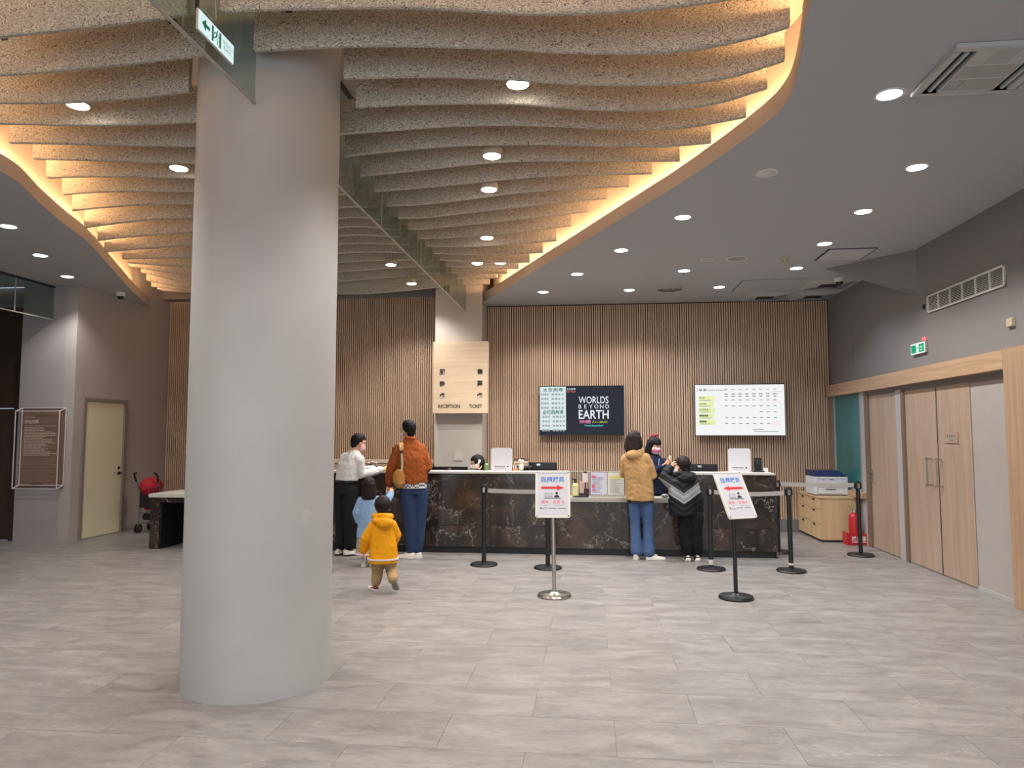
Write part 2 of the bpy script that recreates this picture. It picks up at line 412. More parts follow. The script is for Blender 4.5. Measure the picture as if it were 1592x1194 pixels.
# ================================================================== the setting
BACK = 12.45; RX = 3.98; LX = -7.70
# floor: screed with vinyl tiles 457 x 914 mm, every second row shifted by half a tile
floor = struct('floor', MB().box(-10.3, 4.2, -4.4, BACK+0.2, -0.12, -0.004), plain('floor_joint', '6e6a67', 0.7))
TW, TD = 0.914, 0.4572
tb = MB(); g = 0.0009
tb.add([(-TW/2+g,-TD/2+g,-0.004),(TW/2-g,-TD/2+g,-0.004),(TW/2-g,TD/2-g,-0.004),(-TW/2+g,TD/2-g,-0.004),
        (-TW/2+g,-TD/2+g,0),(TW/2-g,-TD/2+g,0),(TW/2-g,TD/2-g,0),(-TW/2+g,TD/2-g,0)],
       [(4,5,6,7),(0,1,5,4),(1,2,6,5),(2,3,7,6),(3,0,4,7)])
tile_me = tb.mesh('tile', fix=False); tile_me.materials.append(MAT_FLOOR)
near = []; far = MB()
for k in range(-17, 20):
    y = 3.72 + TD*(k+0.5)
    off = 0.122 if k % 2 == 0 else -0.335
    for i in range(-12, 6):
        x = off + TW*(i+0.5)
        if x < -10.2 or x > RX+0.5 or y > BACK: continue
        # can the photograph see it?  (about 36 degrees to either side of the view axis, from 3 m on)
        ang = math.degrees(math.atan2(x, max(y, 0.01))) + 6.15
        vis = y > 2.6 and abs(ang) < 38 + 6/max(y, 1)
        if vis: near.append((math.hypot(x, y), x, y))
        else: far.add([(x+p[0], y+p[1], p[2]) for p in tb.v], tb.f)
near.sort()
for d, x, y in near[:300]:
    o = link('tile', tile_me, None, floor); o.location = (x, y, 0)
for d, x, y in near[300:]:
    far.add([(x+p[0], y+p[1], p[2]) for p in tb.v], tb.f)
o = part('outlying_tile', far, MAT_FLOOR, floor); o['kind'] = 'stuff'

# back wall with vertical wooden slats
wall_back = struct('wall_back', MB().box(LX-0.2, RX+0.2, BACK, BACK+0.15, 0, 4.7), SLAT_BACK)
PITCH = 0.0385
def slat_mesh(h):
    m = MB().box(-0.0115, 0.0115, -0.016, 0, 0, h).mesh('slat'); m.materials.append(SLAT); return m
sl_hi = slat_mesh(3.84); sl_lo = slat_mesh(3.63)
n = 0
for i in range(303):
    x = LX + 0.02 + PITCH*i
    if x > RX-0.02: break
    if -2.56 < x < -1.82: continue
    o = link('slat', sl_hi if x < -1.8 else sl_lo, None, wall_back); o.location = (x, BACK, 0.2)
struct('baseboard_back', MB().box(LX, RX, BACK-0.02, BACK, 0, 0.2), plain('grey_baseboard', '6d6a6b', 0.6))
# band above the slats inside the raised ceiling
struct('trim_1', MB().box(LX, -2.58, BACK-0.26, BACK, 4.04, 4.56), PAINT, bevel=0.004)

wall_right = struct('wall_right', MB().box(RX, RX+0.2, -4.4, BACK, 0, CEIL+0.3), PAINT)
o = part('access_panel', MB().box(RX-0.004, RX+0.01, 11.36, 12.05, 2.66, 3.17), PAINT, wall_right)
struct('baseboard_right', MB().box(RX-0.012, RX, 7.25, 8.02, 0, 0.035).box(RX-0.012, RX, -4.2, 6.9, 0, 0.035), TRIMG)
wall_left = struct('wall_left', MB().box(LX-0.18, LX, 10.05, BACK, 0, 4.56), PAINT_L)
struct('wall_front_left', MB().box(-8.60, LX-0.18, 10.05, 10.23, 0, CEIL), plain('mauve_grey_paint', 'a19a9b', 0.75, var=0.03))
struct('wall_side', MB().box(-10.4, -10.2, -4.4, 10.4, 0, CEIL+0.1), PAINT)
# dark timber door and over-panel in the far left corner
wd = struct('wall_panel', MB().box(-10.2, -8.60, 10.16, 10.26, 2.0, 3.55), plain('dark_overpanel', '38281d', 0.55))
struct('wall_lintel', MB().box(-10.2, -8.60, 10.10, 10.30, 3.55, CEIL), PAINT)
d3 = struct('door_3', MB().box(-9.66, -8.72, 10.14, 10.20, 0.01, 1.99), DARKWOOD)
part('door_frame', MB().box(-8.72, -8.64, 10.10, 10.22, 0, 2.0).box(-9.74, -9.66, 10.10, 10.22, 0, 2.0), DARKWOOD, d3)
struct('wall_recess', MB().box(-10.2, -9.74, 10.16, 10.26, 0, 2.0).box(-8.64, -8.60, 10.16, 10.26, 0, 2.0), DARKWOOD)
# rear wall: mostly an opening for the assumed entrance (behind the photographer)
wr = struct('wall_rear', MB().box(-10.4, -5.0, -4.6, -4.42, 0, 4.4).box(3.8, 4.2, -4.6, -4.42, 0, 4.4).box(-5.0, 3.8, -4.6, -4.42, 3.4, 4.4), PAINT)

# lowered grey ceiling with the curved opening
RLIP = catmull([(0.95,-4.4),(1.0,1.0),(1.08,3.0),(1.19,3.93),(1.235,4.15),(1.29,4.42),(1.335,4.71),(1.345,4.92),(1.31,5.17),(1.173,5.60),(1.0,6.05),(.793,6.55),(.542,7.085),(.245,7.71),(-.11,8.47),(-.55,9.40),(-1.1,10.56),(-1.72,11.9)], 5)
LLIP = catmull([(-4.9,-4.4),(-4.95,3.0),(-5.0,5.2),(-5.05,5.71),(-5.2,6.08),(-5.35,6.41),(-5.58,7.0),(-5.87,7.79),(-6.5,9.13),(-7.14,10.49),(-7.68,11.75)], 5)
RL = [(p[0], p[1]) for p in [V((a[0], a[1])) for a in RLIP]]; LL = [(p[0], p[1]) for p in LLIP]
cm = MB()
def flat(poly, z):
    cm.add([(x, y, z) for x, y in poly], [tuple(range(len(poly)))])
flat(RL + [(-1.78, 12.0), (-1.78, BACK), (RX, BACK), (RX, -4.4)], CEIL)
flat(LL + [(LX, 11.8), (LX, 10.05), (-10.2, 10.05), (-10.2, -4.4)], CEIL)
me = bpy.data.meshes.new('ceiling'); me.from_pydata(cm.v, [], cm.f)
ceiling = link('ceiling', me, PAINT_C); ceiling['kind'] = 'structure'
# inner lip, cove ledge, cove wall and the raised ceiling
def offset(poly, d):
    out = []
    for i, p in enumerate(poly):
        a = V(poly[max(i-1, 0)]); b = V(poly[min(i+1, len(poly)-1)]); t = (b-a).normalized()
        out.append((p[0]+t.y*d, p[1]-t.x*d))
    return out
LIPH = 0.15; UP = 4.55
def cove(name, poly, side):
    ring = []
    A = poly; B = offset(poly, 0.012*side); Cc = offset(poly, 0.17*side)
    for i in range(len(poly)):
        ring.append([(*A[i], CEIL-0.001), (*A[i], CEIL+LIPH), (*B[i], CEIL+LIPH), (*B[i], CEIL+0.13), (*Cc[i], CEIL+0.13), (*Cc[i], UP)])
    v = [p for r in ring for p in r]; f = []; k = 6
    for i in range(len(ring)-1):
        for j in range(k-1): f.append((i*k+j, (i+1)*k+j, (i+1)*k+j+1, i*k+j+1))
    mb = MB().add(v, f)
    o = struct(name, mb, PAINT_COVE); autosmooth(o.data, 40)
    # the warm light strip that lies on the ledge behind the lip
    E1 = offset(poly, 0.085*side); E2 = offset(poly, 0.11*side); lb = MB(); rr = []
    for i in range(len(poly)-(2 if side > 0 else 2)):
        rr.append([(*E1[i], CEIL+0.15), (*E2[i], CEIL+0.15), (*E2[i], CEIL+0.168), (*E1[i], CEIL+0.168)])
    lb.rings(rr)
    s = part('cove_light_strip', lb, emit('warm_light_strip', 'ffc68c', COVE_E), o)
    return o
cove('trim_2', RL + [(-1.78, 12.05)], 1)
cove('trim_3', LL, -1)
up = MB().add([(-7.9, -4.4, UP), (1.9, -4.4, UP), (1.9, BACK, UP), (-7.9, BACK, UP)], [(0, 1, 2, 3)])
struct('ceiling_raised', up, plain('raised_ceiling_paint', 'aaa39c', 0.85, spec=0.2))

# big round column
CC = (-2.174, 4.623); CR = 0.466
col = MB().lathe([(CR, 0), (CR, 4.55)], (0, 0, 0), 64)
column = struct('column', col, MAT_COLUMN, smooth=False); column.location = (CC[0], CC[1], 0); autosmooth(column.data, 30)

# pillar behind the counter, with the wooden sign box hung on it
pillar = struct('pillar', MB().box(-2.58, -1.78, 11.85, BACK, 0, 4.55), PILLAR, bevel=0.006)
sw = thing('light_switch', 'small square wall plate low on the pale pillar behind the counter', 'switch', (-2.17, 11.85, 1.23))
part('plate', MB().box(-0.068, 0.068, -0.014, -0.0005, -0.068, 0.068), plain('switch_plate', 'c4beb7', 0.4), sw, bevel=0.003)
part('rocker', MB().box(-0.03, 0.03, -0.016, -0.013, -0.045, 0.045), plain('switch_plate', 'c4beb7', 0.4), sw, bevel=0.002)

# wedge soffit across the right corner
wz = [(3.20, 10.10), (3.99, 9.14)]
d = V((wz[1][0]-wz[0][0], wz[1][1]-wz[0][1])).normalized(); nrm = V((d.y, -d.x)) * -1
if nrm.y < 0: nrm = -nrm
t = 0.10; a, b = wz; a2 = (a[0]+nrm.x*t, a[1]+nrm.y*t); b2 = (3.99, b[1]+t/ max(nrm.y, .3)+0.06)
wm = MB().add([(*a, CEIL), (*b, CEIL), (*b, 3.33), (*a2, CEIL), (*b2, CEIL), (*b2, 3.33)],
              [(0, 1, 2), (3, 5, 4), (0, 2, 5, 3), (1, 4, 5, 2), (0, 3, 4, 1)])
struct('ceiling_soffit', wm, PAINT)

# smoke-barrier glass hanging from the raised ceiling, from column to pillar and in front of the column
GX = -2.06
def smoke_screen(label, y0, y1, joints, zb=3.645, x=GX, zt=4.545, glassmat=None):
    t = thing('smoke_barrier', label, 'glass screen', (x, (y0+y1)/2, zt), 0, 'smoke barriers under the ceiling')
    ys = [y0]+joints+[y1]; oy = (y0+y1)/2
    for p, q in zip(ys[:-1], ys[1:]):
        part('glass_pane', MB().box(-0.004, 0.004, p-oy+0.003, q-oy-0.003, zb+0.012-zt, -0.004), MAT_GLASS, t)
    part('bottom_rail', MB().box(-0.008, 0.008, y0-oy, y1-oy, zb-zt, zb+0.012-zt), TRIMG, t)
    for j in joints: part('joint_strip', MB().box(-0.006, 0.006, j-oy-0.006, j-oy+0.006, zb+0.012-zt, -0.004), TRIMG, t)
    part('top_rail', MB().box(-0.015, 0.015, y0-oy, y1-oy, -0.03, 0), DARK, t)
    return t
smoke_screen('clear glass smoke barrier running from the round column back to the sign pillar', 5.10, 11.85, [6.9, 8.6, 10.2, 11.3])
smoke_screen('clear glass smoke barrier in front of the round column, carrying the lit exit sign', -1.0, 4.155, [1.2, 2.7])
smoke_screen('clear glass smoke barrier under the dark ceiling in the far left corner', 3.5, 10.04, [6.0, 9.3], 3.33, -8.10, CEIL)

# ================================================================== right wall: header, doors, window
struct('trim_4', MB().box(RX-0.09, RX, 7.25, 12.43, 2.21, 2.395), HEADWOOD, bevel=0.003)
struct('trim_5', MB().box(RX-0.09, RX, 6.50, 7.25, 0, 2.40), POSTWOOD, bevel=0.003)
struct('trim_6', MB().box(RX-0.06, RX, 12.24, 12.43, 0.76, 2.225), plain('wood_pilaster', '8a7867', 0.55), bevel=0.003)
struct('trim_7', MB().box(RX-0.03, RX, 10.93, 11.10, 0, 2.225), TRIMG, bevel=0.003)
struct('trim_8', MB().box(RX-0.02, RX, 9.70, 9.86, 0, 2.17), TRIMG)
struct('trim_9', MB().box(RX-0.004, RX, 7.25, 12.24, 2.13, 2.225), plain('door_head_paint', '77726f', 0.7))
w1 = struct('window_1', MB().box(RX-0.012, RX-0.002, 11.10, 12.24, 0.77, 2.225), None)
mg, nt, b = nodes_of('teal_frosted_glass')
mpg = mapping(nt); ng = noise_tex(nt, mpg.outputs['Vector'], 1.5, 3); rg = ramp(nt, [(0.3, '2f6a6a'), (0.7, '3f8488')])
nt.links.new(ng.outputs['Fac'], rg.inputs['Fac']); nt.links.new(rg.outputs['Color'], b.inputs['Base Color'])
b.inputs['Roughness'].default_value = 0.28; b.inputs['Specular IOR Level'].default_value = 0.6
w1.data.materials.append(mg)
part('window_frame', MB().box(RX-0.03, RX, 11.08, 11.12, 0.76, 2.225).box(RX-0.03, RX, 12.21, 12.24, 0.76, 2.225).box(RX-0.03, RX, 11.1, 12.24, 0.745, 0.785), TRIMG, w1, bevel=0.002)
struct('sill_1', MB().box(RX-0.10, RX, 10.93, 12.40, 0.67, 0.755), HEADWOOD, bevel=0.003)
def door_leaf(name, y0, y1, z1, mat):
    return struct(name, MB().box(RX-0.008, RX-0.001, y0, y1, 0.012, z1), mat, bevel=0.002)
d1 = door_leaf('door_1', 9.88, 10.78, 2.14, DOORWOOD)
part('door_frame', MB().box(RX-0.03, RX, 10.785, 10.925, 0, 2.16), plain('brown_jamb', '74604f', 0.6), d1, bevel=0.003)
lh = part('lever_handle', MB().box(RX-0.018, RX-0.006, 10.715, 10.765, 0.92, 1.10).tube([(RX-0.015, 10.74, 0.965), (RX-0.065, 10.74, 0.965), (RX-0.065, 10.62, 0.965)], 0.009, 8), STEEL, d1, smooth=True)
part('lock_cylinder', MB().ell((RX-0.018, 10.74, 1.07), (0.01, 0.018, 0.018)), CHROME, d1, smooth=True)
d2 = door_leaf('door_2', 8.79, 9.60, 2.14, DOORWOOD)
d4 = door_leaf('door_4', 8.03, 8.765, 2.14, DOORWOOD)
part('door_frame', MB().box(RX-0.03, RX, 9.605, 9.69, 0, 2.16), plain('brown_jamb', '74604f', 0.6), d2, bevel=0.003)
part('meeting_strip', MB().box(RX-0.006, RX, 8.766, 8.789, 0, 2.14), BLACK, d2)
for dd, y in ((d2, 9.09), (d4, 8.855-0.02)):
    y = y if dd is d2 else 8.70
    y = 8.93 if dd is d2 else 8.69
    h = part('pull_handle', MB().box(RX-0.075, RX-0.060, y-0.009, y+0.009, 0.985, 1.33), STEEL, dd, bevel=0.003)
    part('handle_mount', MB().box(RX-0.088, RX-0.006, y-0.008, y+0.008, 1.30, 1.32).box(RX-0.088, RX-0.006, y-0.008, y+0.008, 0.995, 1.015), STEEL, h)
ns = thing('door_sign', 'small engraved square plaque on the right leaf of the double wooden door', 'sign', (RX-0.009, 8.45, 1.56))
part('plate', MB().box(-0.008, -0.0005, -0.15, 0.15, -0.062, 0.062), DOORWOOD, ns, bevel=0.002)
marks('lettering', [(-0.09+i*0.05, -0.06+i*0.05, 0.0, 0.03) for i in range(4)] + [(-0.04, 0.05, -0.035, -0.025)], (-0.0086, 0, 0), (0, -1, 0), (0, 0, 1), INKGREY, ns)
struct('trim_10', MB().box(RX-0.003, RX+0.01, 7.25, 8.02, 0.035, 2.13), plain('pale_infill', 'a39d99', 0.7))  # infill panel beside the double door, paler than the wall
# left wall cream door
d5 = struct('door_5', MB().box(LX-0.01, LX+0.012, 10.30, 11.20, 0.01, 2.10), CREAM, bevel=0.002)
part('door_frame', MB().box(LX, LX+0.03, 10.235, 10.29, 0, 2.16).box(LX, LX+0.03, 11.21, 11.29, 0, 2.16).box(LX, LX+0.03, 10.29, 11.21, 2.11, 2.16), plain('brown_grey_frame', '857a70', 0.6), d5, bevel=0.003)
part('door_handle', MB().ell((LX+0.03, 11.12, 0.965), (0.02, 0.026, 0.026)).tube([(LX+0.02, 11.12, 0.965), (LX+0.065, 11.12, 0.965), (LX+0.065, 11.02, 0.96)], 0.01, 8), plain('dark_bronze', '2b2725', 0.3, 0.8), d5, smooth=True)
part('door_lock', MB().ell((LX+0.02, 11.12, 1.05), (0.016, 0.026, 0.026)), plain('dark_bronze', '2b2725', 0.3, 0.8), d5, smooth=True)
# ================================================================== ceiling baffles
FIN_R = {
 0:(3.640,[(-2.009,3.927),(-1.620,3.913),(-1.253,3.897),(-0.896,3.873),(-0.583,3.834),(-0.378,3.807),(-0.140,3.788),(0.162,3.782),(0.421,3.790),(0.648,3.805),(0.940,3.847),(1.080,3.882)]),
 1:(4.061,[(-2.020,3.929),(-1.717,3.928),(-1.458,3.925),(-1.123,3.909),(-0.810,3.882),(-0.421,3.847),(-0.194,3.815),(0.173,3.785),(0.464,3.776),(0.680,3.790),(0.940,3.835),(1.177,3.895)]),
 2:(4.471,[(-1.598,3.940),(-1.318,3.933),(-1.058,3.923),(-0.799,3.904),(-0.464,3.869),(-0.130,3.826),(0.194,3.800),(0.475,3.789),(0.745,3.795),(0.983,3.836),(1.264,3.915)]),
 3:(4.882,[(-1.652,3.936),(-1.339,3.938),(-0.961,3.929),(-0.508,3.903),(-0.238,3.869),(0.076,3.833),(0.378,3.815),(0.637,3.816),(0.896,3.844),(1.210,3.927)]),
 4:(5.292,[(-1.933,3.923),(-1.555,3.936),(-1.048,3.948),(-0.551,3.935),(-0.259,3.911),(0.130,3.877),(0.464,3.857),(0.745,3.859),(1.156,3.912)]),
 5:(5.702,[(-2.020,3.912),(-1.566,3.944),(-1.123,3.962),(-0.702,3.958),(-0.281,3.940),(0.140,3.909),(0.594,3.886),(0.972,3.895)]),
 6:(6.113,[(-2.020,3.894),(-1.555,3.922),(-1.004,3.961),(-0.572,3.971),(-0.011,3.951),(0.778,3.915)]),
 7:(6.545,[(-2.020,3.900),(-1.534,3.923),(-1.080,3.951),(-0.616,3.980),(-0.162,3.989),(0.583,3.971)]),
 8:(6.977,[(-2.020,3.899),(-1.642,3.904),(-1.145,3.945),(-0.659,3.988),(-0.173,4.005),(0.400,4.012)]),
 9:(7.398,[(-2.020,3.899),(-1.739,3.898),(-1.220,3.939),(-0.691,3.982),(-0.184,4.017),(0.194,4.037)]),
 10:(7.819,[(-2.020,3.903),(-1.836,3.899),(-1.285,3.937),(-0.734,3.978),(0.011,4.034)]),
 11:(8.251,[(-2.020,3.918),(-1.933,3.910),(-1.350,3.922),(-0.778,3.958),(-0.194,4.011)]),
 12:(8.683,[(-2.020,3.935),(-1.426,3.917),(-0.918,3.929),(-0.389,3.958)]),
 13:(9.104,[(-2.020,3.950),(-1.490,3.917),(-1.069,3.911),(-0.583,3.923)]),
 14:(9.536,[(-2.020,3.969),(-1.339,3.917),(-0.788,3.903)]),
 15:(9.968,[(-2.020,3.982),(-1.404,3.943),(-0.983,3.920)]),
 16:(10.400,[(-2.020,3.982),(-1.188,3.956)]),
 17:(10.832,[(-2.020,3.989),(-1.393,3.984)]),
 18:(11.264,[(-2.009,3.984),(-1.577,3.985)]),
}
FIN_L = {
 0:(3.640,[(-3.499,3.848),(-3.337,3.861),(-2.754,3.885),(-2.333,3.911),(-2.203,3.918)]),
 1:(4.061,[(-3.899,3.866),(-3.715,3.869),(-3.359,3.874),(-2.840,3.895),(-2.333,3.920)]),
 2:(4.471,[(-4.277,3.903),(-4.082,3.898),(-3.596,3.876),(-3.402,3.877),(-3.024,3.886),(-2.678,3.907)]),
 3:(4.882,[(-4.493,3.953),(-4.450,3.949),(-3.866,3.911),(-3.402,3.891),(-2.840,3.887)]),
 4:(5.292,[(-4.720,3.979),(-4.234,3.950),(-3.672,3.914),(-3.089,3.880)]),
 5:(5.702,[(-4.849,4.008),(-4.255,3.972),(-3.316,3.908)]),
 6:(6.113,[(-5.054,3.996),(-4.579,3.990),(-4.018,3.965),(-3.553,3.934)]),
 7:(6.545,[(-5.227,3.989),(-4.741,3.999),(-3.802,3.968)]),
 8:(6.977,[(-5.454,3.967),(-5.044,3.992),(-4.579,4.006),(-4.050,3.993)]),
 9:(7.398,[(-5.627,3.910),(-5.184,3.953),(-4.676,3.988),(-4.288,3.995),(-3.456,4.075),(-2.657,4.180),(-2.506,4.177)]),
 10:(7.819,[(-5.843,3.875),(-5.389,3.913),(-4.525,3.961),(-3.650,4.057),(-2.808,4.176),(-2.495,4.170)]),
 11:(8.251,[(-6.048,3.858),(-5.681,3.879),(-4.774,3.928),(-3.845,4.050),(-2.959,4.188),(-2.484,4.165)]),
 12:(8.683,[(-6.264,3.882),(-5.011,3.887),(-4.050,4.036),(-3.110,4.206),(-2.484,4.168)]),
 13:(9.104,[(-6.448,3.950),(-5.260,3.868),(-4.244,4.041),(-3.262,4.220),(-2.462,4.181)]),
 14:(9.536,[(-6.545,3.991),(-5.497,3.854),(-4.439,4.038),(-3.413,4.225),(-2.452,4.192)]),
 15:(9.968,[(-6.642,4.006),(-5.746,3.840),(-4.633,4.024),(-3.564,4.211),(-2.441,4.194)]),
 16:(10.400,[(-6.836,3.977),(-5.994,3.857),(-4.838,4.020),(-3.715,4.186),(-2.430,4.196)]),
 17:(10.832,[(-7.031,3.979),(-6.242,3.899),(-5.033,4.007),(-3.866,4.144),(-2.408,4.205)]),
 18:(11.264,[(-7.204,4.029),(-6.491,3.958),(-5.238,4.018),(-4.018,4.089),(-2.387,4.185)]),
 19:(11.696,[(-7.420,4.098),(-6.739,4.037),(-5.432,3.988),(-4.169,3.964),(-3.510,3.969),(-2.387,4.053)]),
}
FIN_T = 0.038; FIN_H = 0.27
def fin(side, k, y, pts):
    xs = [p[0] for p in pts]; zs = [p[1] for p in pts]
    # smooth interpolation of the cut lower edge
    n = max(8, int((xs[-1]-xs[0])/0.08)); P = catmull([(x, 0, z) for x, z in pts], 6)
    lp = RL if side == 'R' else LL
    lim = next(a[0]+(b[0]-a[0])*(y-a[1])/(b[1]-a[1]) for a, b in zip(lp[:-1], lp[1:]) if a[1] <= y <= b[1]) if y < lp[-1][1] else lp[-1][0]
    P = [q for q in P if (q.x < lim-0.05 if side == 'R' else q.x > lim+0.05)]
    x0, x1 = P[0].x, P[-1].x
    ox = (x0+x1)/2; oz = max(p.z for p in P)+FIN_H
    zt = min(sum(p.z for p in P)/len(P)+FIN_H, UP-0.03)
    rows = []; c = 0.008
    for i, p in enumerate(P):
        top = max(min(p.z+FIN_H, UP-0.03), p.z+0.2)
        x = p.x-ox
        rows.append([(x, -FIN_T/2, top), (x, -FIN_T/2, p.z+c), (x, -FIN_T/2+c, p.z), (x, FIN_T/2-c, p.z), (x, FIN_T/2, p.z+c), (x, FIN_T/2, top)])
    rows = [[(q[0], q[1], q[2]-oz) for q in r] for r in rows]
    lab = 'beige wood-wool ceiling baffle %s the glass screen, %s row counted from the front' % ('right of' if side == 'R' else 'left of', ORD[k])
    t = thing('ceiling_baffle', lab, 'ceiling baffle', (ox, y, oz), 0, 'wood-wool baffles under the raised ceiling')
    b = part('board', MB().rings(rows), MAT_WOOL, t); autosmooth(b.data, 40)
    # hangers up to the raised ceiling
    for xx in (x0+0.22, x1-0.22):
        zz = min(P, key=lambda p: abs(p.x-xx)).z+FIN_H-0.05
        part('hanger', MB().box(xx-ox-0.02, xx-ox+0.02, -FIN_T/2-0.004, FIN_T/2+0.004, zz-oz, min(zz+0.07, UP-0.02)-oz).box(xx-ox-0.006, xx-ox+0.006, -0.006, 0.006, zz+0.05-oz, UP-0.002-oz), DARK, t)
for k, (y, pts) in FIN_R.items(): fin('R', k, y, pts)
for k, (y, pts) in FIN_L.items(): fin('L', k, y, pts)

# ================================================================== lamps
LAMP_ON = emit('lamp_lens', 'fff4e6', 18.0)
def spot(parent, power, ang=R(128), blend=0.55, color=(1.0, 0.95, 0.895), z=-0.03):
    l = bpy.data.lights.new('downlight_beam', 'SPOT'); l.energy = power; l.spot_size = ang; l.spot_blend = blend
    l.color = color; l.shadow_soft_size = 0.05
    o = bpy.data.objects.new('downlight_beam', l); COL.objects.link(o); o.parent = parent; o.location = (0, 0, z)
    return o
LENS_OFF = plain('unlit_lens', 'c9c7c4', 0.25)
COOL = {(1.31, 10.01): 0.7, (2.81, 10.02): 0.55, (1.99, 11.2): 0.45}
def recessed(x, y, label, on=True, power=None):
    t = thing('downlight', label, 'ceiling light', (x, y, CEIL), 0, 'recessed downlights in the grey ceiling')
    part('trim_ring', MB().lathe([(0.078, 0.004), (0.078, -0.004), (0.098, -0.004), (0.1, 0.0), (0.1, 0.004)], (0,0,0), 28), OFFWHITE, t, smooth=True)
    part('lens', MB().lathe([(0.0785, 0.003), (0.0785, -0.002), (0.06, -0.005)], (0,0,0), 28), LAMP_ON if on else LENS_OFF, t, smooth=True)
    if on and (x, y) in COOL: spot(t, SPOT_W*COOL[(x, y)], color=(0.76, 0.86, 1.0))
    elif on: spot(t, power or SPOT_W)
    return t
RC = [(2.0,4.89,'lit recessed downlight next to the big ceiling cassette, front right'),
 (2.77,6.29,'lit recessed downlight near the right wall, one row behind the big ceiling cassette'),
 (1.54,6.29,'unlit recessed downlight between the curved warm cove and the right wall'),
 (2.775,7.51,'lit recessed downlight on the right side, third row back from the big cassette'),
 (0.98,7.51,'lit recessed downlight close to the middle of the right-hand curved cove edge'),
 (2.785,8.755,'lit recessed downlight just in front of the pale square ceiling hatch'),
 (0.40,8.80,'lit recessed downlight beside the cove edge, above the dark poster screen side'),
 (1.31,10.01,'lit recessed downlight between the round speaker and the round air diffuser'),
 (2.81,10.02,'lit recessed downlight beside the smoke detector near the wedge soffit'),
 (-0.16,10.06,'lit recessed downlight beside the narrowing cove, second from the slatted wall'),
 (1.99,11.2,'lit recessed downlight closest to the square air diffusers by the slatted wall'),
 (0.63,11.28,'lit recessed downlight left of the round air diffuser by the slatted wall'),
 (-0.72,11.29,'lit recessed downlight nearest the sign pillar by the slatted wall')]
for x, y, l in RC: recessed(x, y, l, 'unlit' not in l)
for x, y, l in [(-6.27,7.06,'lit recessed downlight in the left grey ceiling, nearest the left picture edge'),
 (-6.88,8.27,'middle lit recessed downlight in the left grey ceiling'),
 (-7.42,9.44,'lit recessed downlight in the left grey ceiling, nearest the security camera')]: recessed(x, y, l, True, SPOT_W*0.75)
def hung(x, y, z, label):
    t = thing('can_downlight', label, 'ceiling light', (x, y, z), 0, 'can downlights hung between the baffles')
    part('can', MB().lathe([(0.012, UP-0.005-z), (0.012, 0.075), (0.08, 0.07), (0.088, 0.06), (0.088, 0.02), (0.075, 0.0)], (0,0,0), 24), plain('can_beige', 'b3a998', 0.6), t, smooth=True)
    part('lens', MB().lathe([(0.074, 0.004), (0.074, -0.002), (0.05, -0.012), (0.02, -0.015)], (0,0,0), 24), LAMP_ON, t, smooth=True)
    spot(t, SPOT_W*0.95, z=-0.04)
for a in [(-0.466,4.685,3.95,'bright can downlight under the right-hand baffles, frontmost and largest'),
 (-0.808,5.916,3.95,'bright can downlight under the right-hand baffles, second from the front'),
 (-0.951,6.742,3.95,'bright can downlight under the right-hand baffles, third from the front'),
 (-1.212,8.433,3.95,'bright can downlight under the right-hand baffles, just in front of the rear pair'),
 (-1.524,9.69,3.95,'left one of the rear pair of can downlights right of the glass screen'),
 (-1.207,9.70,3.95,'right one of the rear pair of can downlights right of the glass screen'),
 (-3.639,4.659,3.95,'bright can downlight left of the round column, nearer the front'),
 (-3.613,5.897,3.95,'bright can downlight left of the round column, close beside its edge'),
 (-2.91,10.27,4.10,'front one of two can downlights between round column and sign pillar'),
 (-2.84,11.23,4.02,'rear one of two can downlights between round column and sign pillar')]: hung(*a)

# lamps of the same two rows that lie before the photographer's frame, as the row spacing goes on
for x, y, l in [(2.77,3.5,'lit recessed downlight in front of the big ceiling cassette, out to the right'), (2.0,1.9,'lit recessed downlight on the right, level with the photographer'),
 (-6.3,5.6,'lit recessed downlight on the far left, nearest the photographer')]: recessed(x, y, l)
for a in [(-0.45,3.0,3.95,'can downlight under the right-hand baffles, above the photographer'), (-0.45,1.2,3.95,'can downlight under the right-hand baffles, behind the photographer'),
 (-3.65,3.0,3.95,'can downlight left of the round column, above the photographer'), (-3.65,1.2,3.95,'can downlight left of the round column, behind the photographer')]: hung(*a)

